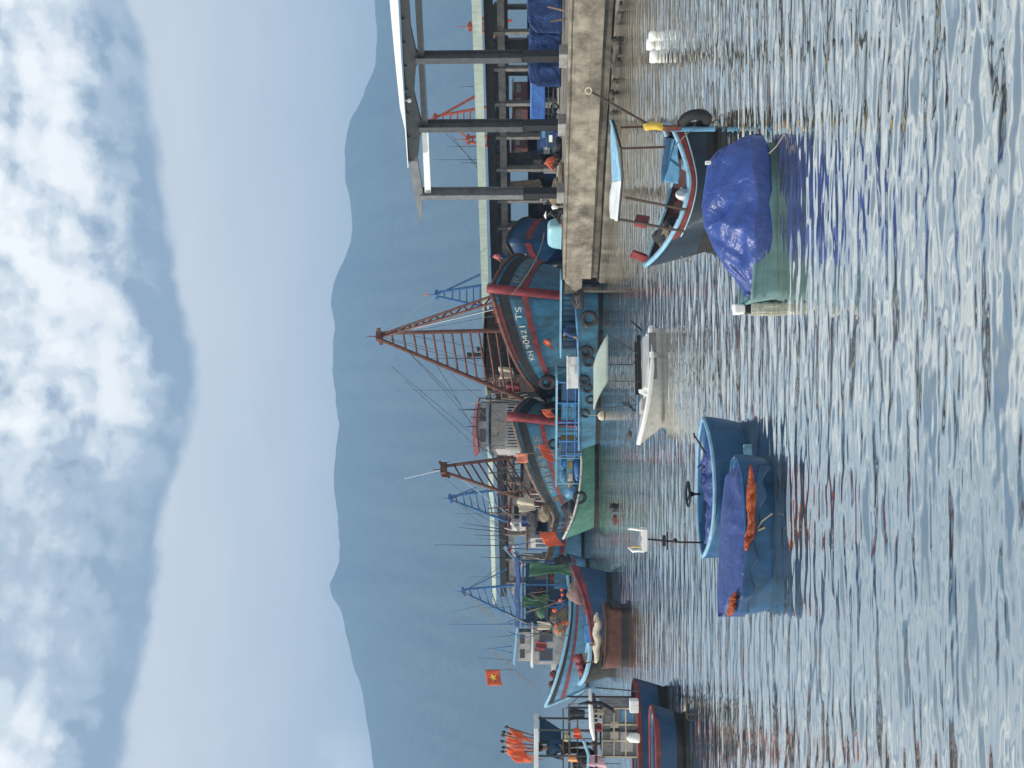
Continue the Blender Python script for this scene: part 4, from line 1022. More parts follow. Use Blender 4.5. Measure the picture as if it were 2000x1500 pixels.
tyre(P(1070, 746, 68.5), (.6, .8, .1), .45, .17, 'black tyre hung high between the two big trawlers')
tyre(P(1081, 868, 69.0), (.2, 1, .1), .30, .10, 'small pale rimmed tyre near the orange flag bundle')
mb = MB(); a = LB.lp(1118, 713, 63.0)
mb.box((0, 0, 0), (1.9, .7, .62)); mb.box((0, 0, .34), (2.0, .78, .08)); mb.box((.15, -.36, .05), (.5, .03, .3))
o = mb.build('foam_box', WHITE, None, bevel=.05); o.location = LB.w(a.x, -1.0, a.z); tag(o, 'white foam fish box on the rail of the low blue boat', 'box')
heap('net_heap', 'dark net heap beside the largest tyre under the pier end', 'fishing net', LB.w(4.6, -1.0, 1.1), (.55, .35, .45), NET_D, 80, group='fishing nets on the boats', strands=4)
px_, py_ = 1164, 622
fp = LB.lp(1168, 640, 61.6)
person('bent over person in blue clothes and white cap working on the low blue boat', LB.w(fp.x + .45, -1.02, .86), radians(185), BEND, TARPD, NAVY, group=None, scale=1.2)

# ================================================================== white motor boat
JF = G(1293, 835)
JB = Boat('motor_boat', 'small white motor boat with sage green canopy and two grey side panels', 'boat', (JF.x + .35, JF.y + .1), 193, 3.5, 1.35, .70, .30, .33, .85, (GELG, GELG, GELW), stern_w=.9, tm=.45, cap=.075, deck=.08, inside=GELW, sheerp=1.5, bowp=(2.0, 2.6))  # hull of a white boat in grey: its shaded side is in the colour
mb = MB(); mb.hexa([(-1.6, -.5, .28), (.25, -.5, .28), (.25, .5, .28), (-1.6, .5, .28)], [(-1.5, -.38, .58), (.1, -.38, .66), (.1, .38, .66), (-1.5, .38, .58)]); cbn = mb.build('coaming', GELW, JB.root, bevel=.04)
mb = MB(); mb.box((-.7, -.40, .69), (1.7, .06, .12)); mb.box((-.7, .40, .69), (1.7, .06, .12)); mb.build('coaming_strip', BLACK, JB.root)
mb = MB(); mb.box((.6, 0, .52), (.4, .6, .26)); mb.build('console', GELG, JB.root, bevel=.04)
mb = MB(); mb.torus((.55, 0, 1.05), .16, .025, (1, 0, .5)); mb.bar((.75, 0, .8), (.55, 0, 1.05), .04); mb.build('steering_wheel', BLACK, JB.root)
mb = MB(); mb.ball((1.45, -.1, .98), (.16, .12, .07), 8, 10); mb.bar((1.3, .2, 1.0), (1.65, -.25, 1.12), .04); mb.build('anchor', DSTEEL, JB.root)
jy = JF.y + .15
c4 = [P(1187, 653, jy + .5), P(1187, 745, jy - .35), P(1160, 800, jy - .3), P(1160, 712, jy + .6)]
mb = MB(); l4 = [JB.inv @ q for q in c4]
def cf(u, v):
    a = l4[0].lerp(l4[1], v); b = l4[3].lerp(l4[2], v); return a.lerp(b, u) + V((0, 0, .05 * sin(u * pi)))
mb.grid(cf, 10, 10); mb.build('canopy', CANOPYG, JB.root, solid=.03, smooth=True)
mb = MB()
for (a, b) in ((P(1187, 653, jy + .5), P(1244, 690, jy + .4)), (P(1188, 712, jy + .2), P(1236, 712, jy + .1)), (P(1187, 745, jy - .35), P(1250, 745, jy - .3)), (P(1190, 748, jy - .3), P(1240, 783, jy - .3)), (P(1161, 800, jy - .3), P(1244, 790, jy - .3)), (P(1236, 712, jy), P(1246, 695, jy + .2))): mb.tube([JB.inv @ a, JB.inv @ b], .018, 6)
mb.build('canopy_frame', DSTEEL, JB.root)
mb = MB()
for x0, x1 in ((-1.55, -.95), (-.75, -.1)): mb.box(((x0 + x1) / 2, .70, .30), (x1 - x0, .04, .22))
mb.build('side_panel', STEEL, JB.root)
mb = MB(); mb.bar((-1.8, .1, .55), (-2.05, .3, .9), .05); mb.build('tiller', BLACK, JB.root)
# bundle of sticks afloat
mb = MB(); r = random.Random(9); fl = thing('float_marker', 'bundle of tan sticks and rags hanging off the bow of the low blue boat', 'marker', P(1186, 812, 58), 0)
for k in range(7): mb.bar((r.uniform(-.1, .1), 0, .35), (r.uniform(-.45, .3), r.uniform(-.2, .2), -.75), .07)
mb.build('sticks', WOOD, fl); mb = MB(); mb.tube([(0, 0, .3), (.02, .6, 1.1)], .02, 6); mb.build('cord', ROPE, fl); mb = MB(); crumple(mb, (0, 0, .3), (.28, .2, .22), 6, 9, 11); mb.build('rag', CANVAS, fl)

# ================================================================== near boat with canopy poles (right)
HB = Boat('fishing_boat', 'open wooden boat with pale blue rim, red rail and canopy on poles before the pier', 'fishing boat', G(1386, 474) + V((0, .55, 0)), 164, 3.1, 2.5, 1.34, .56, .95, .45, (INK, TAR, SKYB), group=None, stern_w=.72, tm=.48, bowp=(2.0, 2.7), cap=.05, deck=.36, inside=DWOOD, sheerp=1.7)
HB.band('rub_rail', .80, .97, RED, .012); HB.band('pale_strake', .735, .775, PALEB, .012)
mb = MB(); N_ = 24
for side in (1, -1): mb.grid(lambda u, v: HB.hf(.62 + .375 * u, 1.0, side) + V((0, -side * .16 * v, .02)), N_, 2)
mb.build('bow_rim', PALEB, HB.root, solid=.05)
mb = MB()
for side in (1, -1): mb.grid(lambda u, v: HB.hf(.02 + .95 * u, .45 + .52 * v, side, -.065), 24, 4)
mb.build('inner_lining', BROWNB, HB.root)
for x in (-.7, 0.0, .55):
    mb = MB(); mb.box((x, 0, .46), (.3, 1.75, .07)); mb.build('thwart', SKYB, HB.root, bevel=.015)
mb = MB(); mb.box((-.1, 0, .30), (1.3, 1.5, .2)); mb.build('floor_boards', BLUE2, HB.root)
for k in range(3):
    mb = MB(); mb.box((.14 + k * .2, 0, .42), (.035, 1.5, .14)); mb.build('frame_rib', RED, HB.root)
heap('rope_coil', 'tangle of tan rope in the bow of the boat with canopy poles', 'rope', HB.w(.86, .1, .62), (.36, .48, .34), NET_D, 91, strands=16, smat=ROPE, sr=.018)
hy = 22.3
cp = [P(1197, 234, hy - .7), P(1213, 290, hy - 1.0), P(1216, 345, hy - .7), P(1208, 432, hy + .2), P(1196, 425, hy + 1.3), P(1198, 330, hy + .9)]
lc = [HB.inv @ q for q in cp]
def canv(u, v):
    a = [lc[0], lc[1].lerp(lc[2], .5), lc[3]]; b = [lc[0] + V((0, -.02, .02)), lc[5], lc[4]]
    def q3(p, t): return p[0] * ((1 - t) ** 2) + p[1] * (2 * t * (1 - t)) + p[2] * t * t
    p = q3(a, u).lerp(q3(b, u), v); p.z += .05 * fbm(u * 6, v * 4, 7) + .03 * sin(v * 9); return p
def canv_part(u0, u1, mat, nm):
    mb = MB(); mb.grid(lambda u, v: canv(u0 + (u1 - u0) * u, v), 20, 10); return mb.build(nm, mat, HB.root, smooth=True, solid=.03)
canv_part(0, .62, SKYB, 'canopy'); canv_part(.622, 1, GALV, 'canopy')
mb = MB(); mb.tube([lc[0], lc[1], lc[2], lc[3]], .025, 6); mb.build('canopy_edge', BLACK, HB.root)
for a, b in ((P(1212, 249, hy - .7), P(1300, 246, hy - .9)), (P(1213, 290, hy - .9), P(1300, 287, hy - .9)), (P(1222, 386, hy - .2), P(1342, 410, hy - .9)), (P(1208, 428, hy + .2), P(1336, 452, hy - .4))):
    mb = MB(); mb.bar(HB.inv @ a, HB.inv @ b, .045); mb.build('canopy_pole', DWOOD, HB.root)
cloth('tarpaulin', lambda u, v: HB.w(-1.3 + .95 * u, (v - .5) * 1.35, 1.02 - .25 * abs(2 * v - 1) ** 2 + .05 * fbm(u * 7, v * 6, 3)), 20, 16, BLUE2, 'dusty blue tarpaulin lying in the stern of the boat with canopy poles', 'tarpaulin')
mb = MB(); mb.ball((0, 0, 0), (.13, .13, .16), 10, 12); o = mb.build('float', WHITE, None, smooth=True); o.location = HB.w(-.1, .45, .62); tag(o, 'white float lying amidships in the boat with canopy poles', 'float')
# stern gear
mb = MB(); q = HB.lp(1352, 252, hy - .9)
mb.box(q, (.10, .24, .95)); mb.build('rudder', BLUE2, HB.root, bevel=.03)
mb = MB(); mb.box(q + V((-.02, 0, .42)), (.12, .26, .38)); mb.build('rudder_head', MAST, HB.root, bevel=.03)
o = tyre(P(1357, 236, hy - 1.0), (1, .3, .1), .25, .11, 'black tyre hung at the stern of the boat with canopy poles')
mb = MB(); mb.tube([(-.0, 0, .18), (.05, 0, .1), (.06, 0, -.05), (.0, 0, -.2)], [.05, .075, .075, .045], 10); mb.tube([(.07, .05, .2), (.11, .04, .05), (.08, .02, -.2)], [.04, .06, .04], 10)
o = mb.build('yellow_float', M('yellow_plastic', (.55, .38, .06), rough=.5, var=.15), None, smooth=True); o.location = P(1276, 252, hy - 1.1); tag(o, 'yellow plastic float tied upright at the stern of the boat with canopy poles', 'float')
pa, pb = P(1290, 256, hy - 1.0), P(1156, 180, hy - .9)
ph = thing('boat_hook', 'slanting wooden boat hook with a ring end rising from the stern toward the pier', 'boat hook', pa)
mb = MB(); mb.tube([(0, 0, 0), (pb - pa) * .5, pb - pa], [.03, .028, .022], 8); mb.build('shaft', DWOOD, ph)
mb = MB(); mb.torus(pb - pa + V((.03, 0, .07)), .065, .018, (.3, 1, 0), 16, 6); mb.build('ring', CANVAS, ph, smooth=True)
mb = MB(); q0, q1 = HB.lp(1318, 285, 21.2), HB.lp(1376, 217, 21.6); mb.tube([q0, q0.lerp(q1, .5) - V((0, 0, .05)), q1, q1 + V((.3, -.9, -.35))], .014, 6); mb.build('mooring_line', ROPE, HB.root)
mb = MB(); s1 = HB.lp(1262, 505, 23.4); mb.bar(s1, HB.lp(1234, 495, 23.3), .1, .16); mb.build('stem_head', RED, HB.root)
mb = MB(); mb.bar(HB.lp(1250, 440, 23.9), HB.lp(1256, 425, 24.1), .14, .3); mb.build('side_cleat', RED, HB.root)
mb = MB(); mb.tube([HB.lp(1310, 470, 22.6), HB.lp(1262, 438, 23.6)], .014, 6); mb.tube([HB.lp(1330, 500, 22.6), HB.lp(1345, 515, 22.5), HB.lp(1352, 500, 22.3)], .012, 6); mb.build('lashing', ROPE, HB.root)

# ================================================================== tarpaulin covered dinghy
IB = Boat('dinghy', 'pale teal dinghy wholly covered by a blue tarpaulin, nearest on the right', 'boat', G(1531, 275) + V((.12, 1.05, 0)), 3, 2.72, 1.15, .36, .33, .40, .15, (HULLGREEN, HULLGREEN, HULLGREEN), stern_w=.92, tm=.5, bowp=(2.2, 2.8), flare=.82, cap=.03, deck=.06, inside=HULLGREEN, zb=-.25, wl=.04)
IB.band('rub_strake', .50, .58, HULLGREEN, .018)
ridge = [(262, 1492), (275, 1440), (290, 1404), (315, 1384), (400, 1372), (440, 1376), (480, 1392), (530, 1422), (560, 1452), (583, 1482)]
YI = 16.85
rx = [IB.lp(v, py, YI).x for py, v in ridge]; rz_ = [IB.lp(v, py, YI).z for py, v in ridge]
order = np.argsort(rx); RXs = np.array(rx)[order]; RZs = np.array(rz_)[order]
xl, xr = RXs[0], RXs[-1]
def tarpI(u, v):
    x = xl + (xr - xl) * u; zr = float(np.interp(x, RXs, RZs)); t = (x - xl) / (xr - xl)
    hb = .68 * max(.03, min(1, (1 - abs(2 * t - 1) ** 2.6))) ** .55 + .03
    s = 2 * v - 1; side = -1 if s < 0 else 1; a = abs(s)
    rg = lambda p, q, sd: 1 - 2.2 * abs(fbm(p, q, sd, 2))
    low = .06 + .02 * sin(u * 13) + .06 * abs(2 * u - 1) ** 2
    # ridge narrow on top, drawn in below the gunwale
    y = hb * (a / .8) ** .9 if a < .8 else hb * (1 - .22 * (a - .8) / .2)
    prof = 1 - (a / .8) ** 1.25 if a < .8 else 0
    z = max(.36, .36 + (zr - .36) * prof) if a < .8 else .36 - (.36 - low) * (a - .8) / .2
    z = min(z, zr + .05)
    w = .036 * sin(15 * (u - .40) / (.16 + a) + 3 * a) * min(1, a * 2.2) * (1 - .3 * a) + .030 * fbm(u * 8 + a * 4, a * 5 - u * 5, 17, 3) * min(1, a * 3) + .030 * rg(u * 11 - a * 5, a * 3 + u * 2, 5) * min(1, a * 3) + .010 * rg(u * 24 + a * 9, a * 7 - u * 8, 9) * min(1, a * 3) * (.3 + (u < .62) * (u > .2))
    return IB.w(x, side * (y + w * .8) * 1.0, z + w * .9)
cloth('tarpaulin', tarpI, 110, 70, TARP, 'large creased blue tarpaulin tented over the pale teal dinghy', 'tarpaulin', solid=.008)
om = thing('outboard_motor', 'weathered outboard motor tilted at the left end of the tarpaulin covered dinghy', 'outboard motor', IB.w(-1.42, 0, .0), IB.root.rotation_euler.z)
mb = MB(); mb.hexa([(-.10, -.09, .42), (.04, -.09, .42), (.04, .09, .42), (-.10, .09, .42)], [(-.12, -.10, .60), (.06, -.10, .62), (.06, .10, .62), (-.12, .10, .60)]); mb.build('cowl', WHITE, om, bevel=.03)
mb = MB(); mb.box((-.03, 0, .36), (.13, .16, .14)); mb.build('powerhead', BLACK, om, bevel=.02)
mb = MB(); mb.box((-.02, 0, .1), (.15, .30, .46)); mb.box((-.04, -.09, .05), (.17, .05, .5)); mb.box((-.04, .09, .05), (.17, .05, .5)); mb.build('bracket', M('barnacled_metal', (.40, .40, .34), rough=.8, var=.4, scale=22, bump=.3, dirt=(.13, .14, .09), dirt_amt=.45), om, bevel=.01)
mb = MB(); mb.tube([IB.lp(1502, 300, 16.1), IB.lp(1517, 285, 16.0), IB.lp(1532, 262, 15.9)], .009, 6); mb.build('mooring_line', ROPE, IB.root)
mb = MB(); q = IB.lp(1383, 318, 16.85); mb.box(q, (.05, .06, .09)); mb.build('ridge_block', WHITE, IB.root)

# ================================================================== two blue coracles
KF = Boat('coracle', 'front blue fibreglass coracle half covered by a flat violet blue tarpaulin', 'boat', G(1509, 896) + V((0, .62, 0)), 2, 2.62, 1.3, .47, .44, .50, 0.0, (FIBB, FIBB, FIBB), group='blue coracles moored side by side', double=True, bowp=(2.6, 3.2), flare=.86, cap=.028, deck=.16, inside=NAVY, zb=-.2, wl=.03, stern_rake=0)
KR = Boat('coracle', 'rear blue fibreglass coracle with pale rim and a pole carrying a white chair', 'boat', G(1462, 826) + V((.0, .8, 0)), 1, 2.6, 1.9, .67, .63, .69, .06, (FIBB, FIBB, SKYB), group='blue coracles moored side by side', double=True, bowp=(2.0, 2.4), flare=.82, cap=.035, deck=.22, inside=NAVY, zb=-.2, wl=.03, stern_rake=.0)
# front tarp: tent from a far ridge to the near rim
ridgeF = [(1205, 1402), (1150, 1400), (1080, 1404), (1000, 1408), (930, 1416), (902, 1446)]
nearF = [(1200, 1444), (1150, 1448), (1080, 1456), (1000, 1466), (930, 1476), (904, 1480)]
def interp_px(tab, py): return float(np.interp(py, [q[0] for q in tab][::-1], [q[1] for q in tab][::-1]))
YK = KF.root.location.y
def tarpF(u, v):
    py = 1204 - 300 * u
    e = min(1, 6 * u, 9 * (1 - u)) ** .5
    a = P(interp_px(ridgeF, py), py, YK + .42 * e + .05); b = P(interp_px(nearF, py), py, YK - .68 * e)
    c = a + V((0, .2, -.22)); d = b + V((0, -.015, -.09))
    w = .018 * fbm(u * 12 + v * 3, v * 6 - u * 4, 23, 4) + .020 * (1 - 2.2 * abs(fbm(u * 15 + v * 6, v * 5 - u * 6, 27, 2))) * (.35 + .65 * (u > .5) + .3 * u)
    if v < .15: p = c.lerp(a, v / .15)
    elif v < .85:
        t = (v - .15) / .7; p = a.lerp(b, t); p.z += .05 * sin(pi * t) + w * sin(pi * t) * 1.6 + .02 * sin(18 * (u - .2) + 6 * t) * t * (1 - u)
    else: p = b.lerp(d, (v - .85) / .15)
    return p
cloth('tarpaulin', tarpF, 90, 44, TARPV, 'flat violet blue tarpaulin stretched over the front coracle', 'tarpaulin', solid=.008)
def garland(name, label, pts, r0, mat, seed, cat='fishing net', group=None):
    mb = MB(); P_ = []; R_ = []; n = 40; r = random.Random(seed)
    for k in range(n + 1):
        t = k / n * (len(pts) - 1); i = min(int(t), len(pts) - 2); p = pts[i].lerp(pts[i + 1], t - i)
        P_.append(p + V((0, r.uniform(-.02, .02), r.uniform(-.018, .018)))); R_.append(r0 * (.45 + .75 * abs(sin(k * .9 + seed)) * r.uniform(.6, 1.1)) * min(1, .3 + 4 * min(k, n - k) / n))
    mb.tube(P_, R_, 9)
    return tag(mb.build(name, mat, None, smooth=True), label, cat, group)
yn = YK - .72
def drape(name, label, tab, y0, hgt, mat, seed, group=None):
    n = len(tab) - 1
    def fn(u, v):
        t = u * n; i = min(int(t), n - 1); px = tab[i][0] + (tab[i + 1][0] - tab[i][0]) * (t - i); py = tab[i][1] + (tab[i + 1][1] - tab[i][1]) * (t - i)
        e = min(1, 5 * min(u, 1 - u)) ** .6; w = 1 + .45 * fbm(u * 17, seed, seed, 3)
        return P(px + (v - .35) * hgt * e * w, py + 3 * sin(v * 7 + u * 20), y0 - .05 * sin(v * pi) - .045 * abs(fbm(u * 26, v * 5, seed, 4)) + .03 * sin(u * 40 + v * 4))
    return cloth(name, fn, 80, 18, mat, label, 'fishing net', group=group, solid=.03)
drape('orange_net', 'orange net draped along the near side of the front coracle', [(1466, 910), (1466, 950), (1464, 985), (1466, 1020), (1461, 1050), (1456, 1072)], yn, 13, ORNET, 3, 'orange nets on the coracles')
garland('orange_net', 'short orange net hanging out at the left tip of the front coracle', [P(1436, 1158, yn + .1), P(1430, 1180, yn + .25), P(1424, 1204, yn + .55)], .055, ORNET, 8, group='orange nets on the coracles')
cloth('dark_sheet', lambda u, v: P(interp_px(nearF, 1196 - 290 * u) + 1 + 20 * v * (1 - .3 * sin(u * 30)), 1196 - 290 * u, YK - .72 + .25 * max(0, 1 - 10 * u)), 60, 4, NAVY, 'dark edge of sheet hanging under the violet tarpaulin of the front coracle', 'sheet')
mb = MB(); mb.tube([KF.lp(1480, 1032, yn), KF.lp(1488, 1018, yn - .05), KF.lp(1508, 1003, yn - .1)], .012, 6); mb.tube([KF.lp(1480, 1036, yn - .02), KF.lp(1494, 1030, yn - .03)], .02, 6); mb.build('mooring_line', ROPE, KF.root)
# rear coracle contents
def tarpR(u, v):
    x = -1.05 + 2.1 * u; hb = .62 * sqrt(max(.05, 1 - (x / 1.15) ** 2)); 
    return KR.w(x, (v - .5) * 2 * hb, .50 + .10 * (1 - (2 * v - 1) ** 2) + .10 * fbm(u * 11, v * 5, 31, 4) + .07 * (1 - 2.2 * abs(fbm(u * 17 + v * 3, v * 7, 37, 2))))
cloth('tarpaulin', tarpR, 60, 26, TARPV, 'crumpled violet blue tarpaulin inside the rear coracle', 'tarpaulin', solid=.01)
YR = KR.root.location.y
pr = thing('chair_pole', 'thin black pole standing in the rear coracle with dark brackets', 'pole', P(1392, 1060, YR))
def pz(px, py): return P(px, py, YR) - pr.location
mb = MB(); mb.tube([pz(1395, 1060), pz(1330, 1059), pz(1264, 1053)], .018, 8); mb.build('shaft', BLACK, pr)
mb = MB(); mb.box(pz(1297, 1056), (.20, .06, .06)); mb.box(pz(1303, 1056), (.33, .05, .025)); mb.ball(pz(1319, 1056), (.05, .05, .04), 8, 10); mb.build('bracket', BLACK, pr)
ch = thing('plastic_chair', 'white plastic chair without legs fixed on top of the thin black pole', 'chair', P(1263, 1053, YR))
sx = .205
mb = MB()
for k in range(7): mb.box((-sx + .03 + k * (2 * sx - .06) / 6, 0, .045), (.03, .34, .07))
mb.box((0, -.17, .05), (2 * sx, .035, .09)); mb.box((0, .17, .05), (2 * sx, .035, .09)); mb.box((0, 0, .008), (2 * sx, .3, .015))
mb.build('seat', GELW, ch, bevel=.006)
for k in (-1, 1):
    mb = MB(); mb.tube([(k * sx, -.15, .06), (k * (sx - .01), -.15, .16), (k * (sx + .005), -.12, .27), (k * (sx - .03), .1, .33)], [.028, .024, .026, .02], 8); mb.build('arm', GELW, ch, smooth=True)
    mb = MB(); mb.tube([(k * (sx - .035), .12, .08), (k * (sx - .04), .12, .2), (k * (sx - .025), .12, .31)], .014, 8); mb.build('arm_brace', M('chair_yellow', (.62, .46, .08), rough=.5, var=.1), ch, smooth=True)
mb = MB(); mb.torus((0, 0, 0), .235, .02, (0, 0, 1), 24, 8); mb.tube([(0, 0, -.03), (0, 0, -.24)], .022, 8); mb.lathe((0, 0, -.06), [(.001, .04), (.06, .03), (.03, -.06)], 12)
for k in range(3): mb.bar((0, 0, -.02), (.23 * cos(k * 2.1 + .4), .23 * sin(k * 2.1 + .4), 0), .025, .02)
o = mb.build('steering_wheel', BLACK, None, smooth=False, loc=P(1344, 965, YR + .1)); tag(o, 'black steering wheel on a short column in the rear coracle', 'steering wheel')
mb = MB(); a, b = P(1357, 851, YR + .1), P(1388, 903, YR); mb.tube([(0, 0, 0), (b - a) * .5, b - a], .017, 8); mb.bar(V((-.05, 0, .0)), V((.05, 0, .02)), .03); o = mb.build('paddle_stick', DWOOD, None, loc=a); tag(o, 'short dark stick with crosspiece leaning on the rear coracle rim', 'stick')
o = garland('orange_rag', 'small orange cloth between the two coracles', [P(1402, 985, YR - .45), P(1396, 1003, YR - .45)], .05, ORANGE, 5, 'cloth')
o = tag(cloth('blue_flap', lambda u, v: P(1452 + 16 * u, 868 + 30 * v, YK + .25) + V((0, .02 * sin(v * 6), .01 * sin(u * 5))), 6, 8, SKYB), 'pale blue flap hanging between the two coracles at their right end', 'flap')

# ================================================================== floats in the water
def fbase(px, py): return G(px, py, 0)
for k, (px, py, s) in enumerate(((1284, 110, .22), (1277, 86, .21), (1282, 70, .17))):
    mb = MB(); q = G(px, py, 0); n = 12
    mb.tube([(-s * .9, 0, .09), (-s * .8, 0, .10), (s * .4, 0, .10), (s * .75, 0, .10), (s * .9, 0, .09)], [.05, .15, .155, .12, .05], 12)
    mb.tube([(s * .85, 0, .12), (s * 1.02, 0, .12)], .06, 8)
    o = mb.build('jerrycan_float', GELW, None, smooth=True, loc=q); tag(o, ('left one of the white jerrycan floats near the pier foot', 'middle one of the white jerrycan floats near the pier foot', 'right one of the white jerrycan floats near the pier foot')[k], 'float', 'white jerrycan floats')
mb = MB(); mb.ball((0, 0, .1), .22, 10, 14); tag(mb.build('buoy', BLACK, None, smooth=True, loc=G(1203, 991)), 'black ball buoy floating below the green boat', 'buoy')
mb = MB(); mb.ball((0, 0, .06), (.26, .16, .14), 10, 14); tag(mb.build('buoy', MAST, None, smooth=True, loc=G(1203, 1015)), 'rusty orange float beside the black ball buoy', 'buoy')
an = thing('anchor', 'dark anchor ring hanging over the water beside the navy boats at the left', 'anchor', P(1350, 1400, 25.5))
mb = MB(); mb.torus((0, 0, 0), .10, .02, (.3, 1, 0), 18, 6); mb.torus((.08, 0, -.14), .09, .022, (.6, 1, 0), 18, 6); mb.tube([(0, 0, .1), (.62, 0, .13)], [.03, .012], 6); mb.build('rings', DWOOD, an)
mb = MB(); mb.tube([(.0, 0, -.1), (-.5, .4, -.25), (-1.4, 1.0, -.4)], .012, 5); mb.build('anchor_rope', ROPE, an)

# ================================================================== left boats
A1 = Boat('fishing_boat', 'navy boat with red rail carrying a cabin and bundled orange flags', 'fishing boat', (G(1301, 1362).x, G(1301, 1362).y + .6), 2, 6.0, 1.9, .86, .80, .8, .35, (NAVY, TAR, RED), group='navy boats at the left', stern_w=.85, tm=.72, bowp=(3, 4.5), cap=.05, deck=.25, sheerp=1.2)
A1.band('rub_rail', .90, .985, RED, .03)
A2 = Boat('rowing_boat', 'plain dark blue open boat with red rail in front, lower left', 'boat', (G(1336, 1418).x, G(1336, 1418).y + .5), 1, 4.6, 1.5, .74, .71, .7, .36, (NAVY, TAR, RED), group='navy boats at the left', stern_w=.9, tm=.78, bowp=(3.5, 5), cap=.045, deck=.22, sheerp=1.2)
A2.band('rub_rail', .88, .985, RED, .02)
ya = A1.root.location.y - .75
def AP(px, py, dy=0.0): return A1.lp(px, py, ya + dy)
# lower cabin: framed grey panels
ca = MB(); a, b = AP(1245, 1478), AP(1176, 1384); x0_, x1_ = a.x, b.x; z0_, z1_ = a.z, b.z; yc = a.y
ca.hexa([(x0_, yc + .02, z0_), (x1_, yc + .02, z0_), (x1_, yc + 1.2, z0_), (x0_, yc + 1.2, z0_)], [(x0_, yc + .02, z1_), (x1_, yc + .02, z1_), (x1_, yc + 1.2, z1_), (x0_, yc + 1.2, z1_)])
cabin = ca.build('cabin', M('grey_boards', (.24, .235, .23), rough=.8, var=.25, scale=5, bump=.15, dirt=(.10, .09, .08), dirt_amt=.4), A1.root)
mb = MB()
for q in np.linspace(x0_, x1_, 4): mb.bar((q, yc - .03, z0_), (q, yc - .03, z1_), .045)
for q in np.linspace(z0_, z1_, 4): mb.bar((x0_, yc - .035, q), (x1_, yc - .035, q), .04)
mb.build('cabin_frame', CANVAS, cabin)
for (p0, p1, q0, q1, mm) in ((1192, 1208, 1410, 1422, CANVAS), (1192, 1210, 1422, 1428, BLACK), (1192, 1208, 1429, 1447, CANVAS), (1213, 1238, 1388, 1410, BLUE2), (1212, 1236, 1430, 1468, GELG)):
    a, b = AP(p1, q1), AP(p0, q0); mb = MB(); mb.box(((a.x + b.x) / 2, yc - .01, (a.z + b.z) / 2), (b.x - a.x, .03, b.z - a.z)); mb.build('window' if mm is BLACK else 'panel', mm, cabin)
# platform, posts, canopy roof
mb = MB(); a, b = AP(1168, 1572), AP(1160, 1378); mb.box(((a.x + b.x) / 2, yc + .6, (a.z + b.z) / 2), (b.x - a.x, 1.5, .07)); mb.build('platform', DWOOD, A1.root)
mb = MB()
for py in (1384, 1428, 1478, 1560):
    for dy in (0, 1.2): p = AP(1250, py); t_ = AP(1110 if py < 1400 else 1050, py); mb.bar((p.x, yc + dy, p.z), (p.x, yc + dy, t_.z), .05)
for v_ in (1100, 1128): p, q = AP(v_, 1384), AP(v_, 1560); mb.bar((p.x, yc, p.z), (q.x, yc, q.z), .04)
p, q = AP(1112, 1384), AP(1112, 1500); mb.bar((p.x, yc, p.z), (q.x, yc, q.z), .07)
mb.build('canopy_post', DSTEEL, A1.root)
mb = MB(); a, b = AP(1052, 1570), AP(1043, 1421); mb.hexa([(a.x, yc - .1, a.z), (b.x, yc - .1, a.z), (b.x, yc + 1.4, a.z), (a.x, yc + 1.4, a.z)], [(a.x, yc - .1, b.z), (b.x, yc - .1, b.z), (b.x, yc + 1.4, b.z), (a.x, yc + 1.4, b.z)]); mb.build('canopy_roof', GALV, A1.root, bevel=.015)
mb = MB(); p, q, s_ = AP(1054, 1422), AP(1098, 1450), AP(1054, 1475); mb.hexa([(p.x, yc + 1.2, p.z), (q.x, yc + 1.2, q.z), (s_.x, yc + 1.2, q.z), (s_.x, yc + 1.2, p.z)], [(p.x, yc + 1.24, p.z), (q.x, yc + 1.24, q.z), (s_.x, yc + 1.24, q.z), (s_.x, yc + 1.24, p.z)]); mb.build('back_panel', NAVY, A1.root)
mb = MB(); mb.tube([AP(1152, 1345, -.1), AP(1154, 1385, -.1), AP(1156, 1420, -.1), AP(1160, 1446, -.1)], [.03, .075, .085, .04], 10); o = mb.build('rolled_awning', WHITE, A1.root, smooth=True)
mb = MB(); mb.tube([AP(1140, 1446, -.12), AP(1150, 1475, -.12), AP(1146, 1560, -.12)], .05, 8); mb.build('awning_pole', SKYB, A1.root)
mb = MB(); mb.tube([AP(1163, 1343, -.05), AP(1248, 1350, -.05)], .02, 6); mb.tube([AP(1150, 1343), AP(1105, 1384, .3)], .012, 5); mb.build('thin_pole', DSTEEL, A1.root)
mb = MB(); mb.tube([AP(1130, 1376, -.1), AP(1150, 1372, -.12), AP(1175, 1374, -.12), AP(1196, 1386, -.12), AP(1200, 1392, -.12)], [.03, .06, .07, .05, .02], 8); o = mb.build('hose', BLACK, A1.root, smooth=True)
hang2 = [(1112, 1395, .35, .45, NET_D, 'dark net hung under the platform rail of the flag bundle boat'), (1160, 1392, .22, .3, CANVAS, 'beige rag hung beside the hose on the flag bundle boat'), (1160, 1408, .22, .25, WHITE, 'white rag hung below the rolled awning of the flag bundle boat')]
for k, (px, py, w_, h_, mm, lb) in enumerate(hang2):
    c0 = P(px, py, ya - .08)
    cloth('hanging_cloth', lambda u, v: c0 + V(((u - .5) * w_ * (1 - .3 * v), .04 * sin(u * 9 + k), -h_ * v)), 12, 10, mm, lb, 'cloth', group='cloths hung on the flag bundle boat')
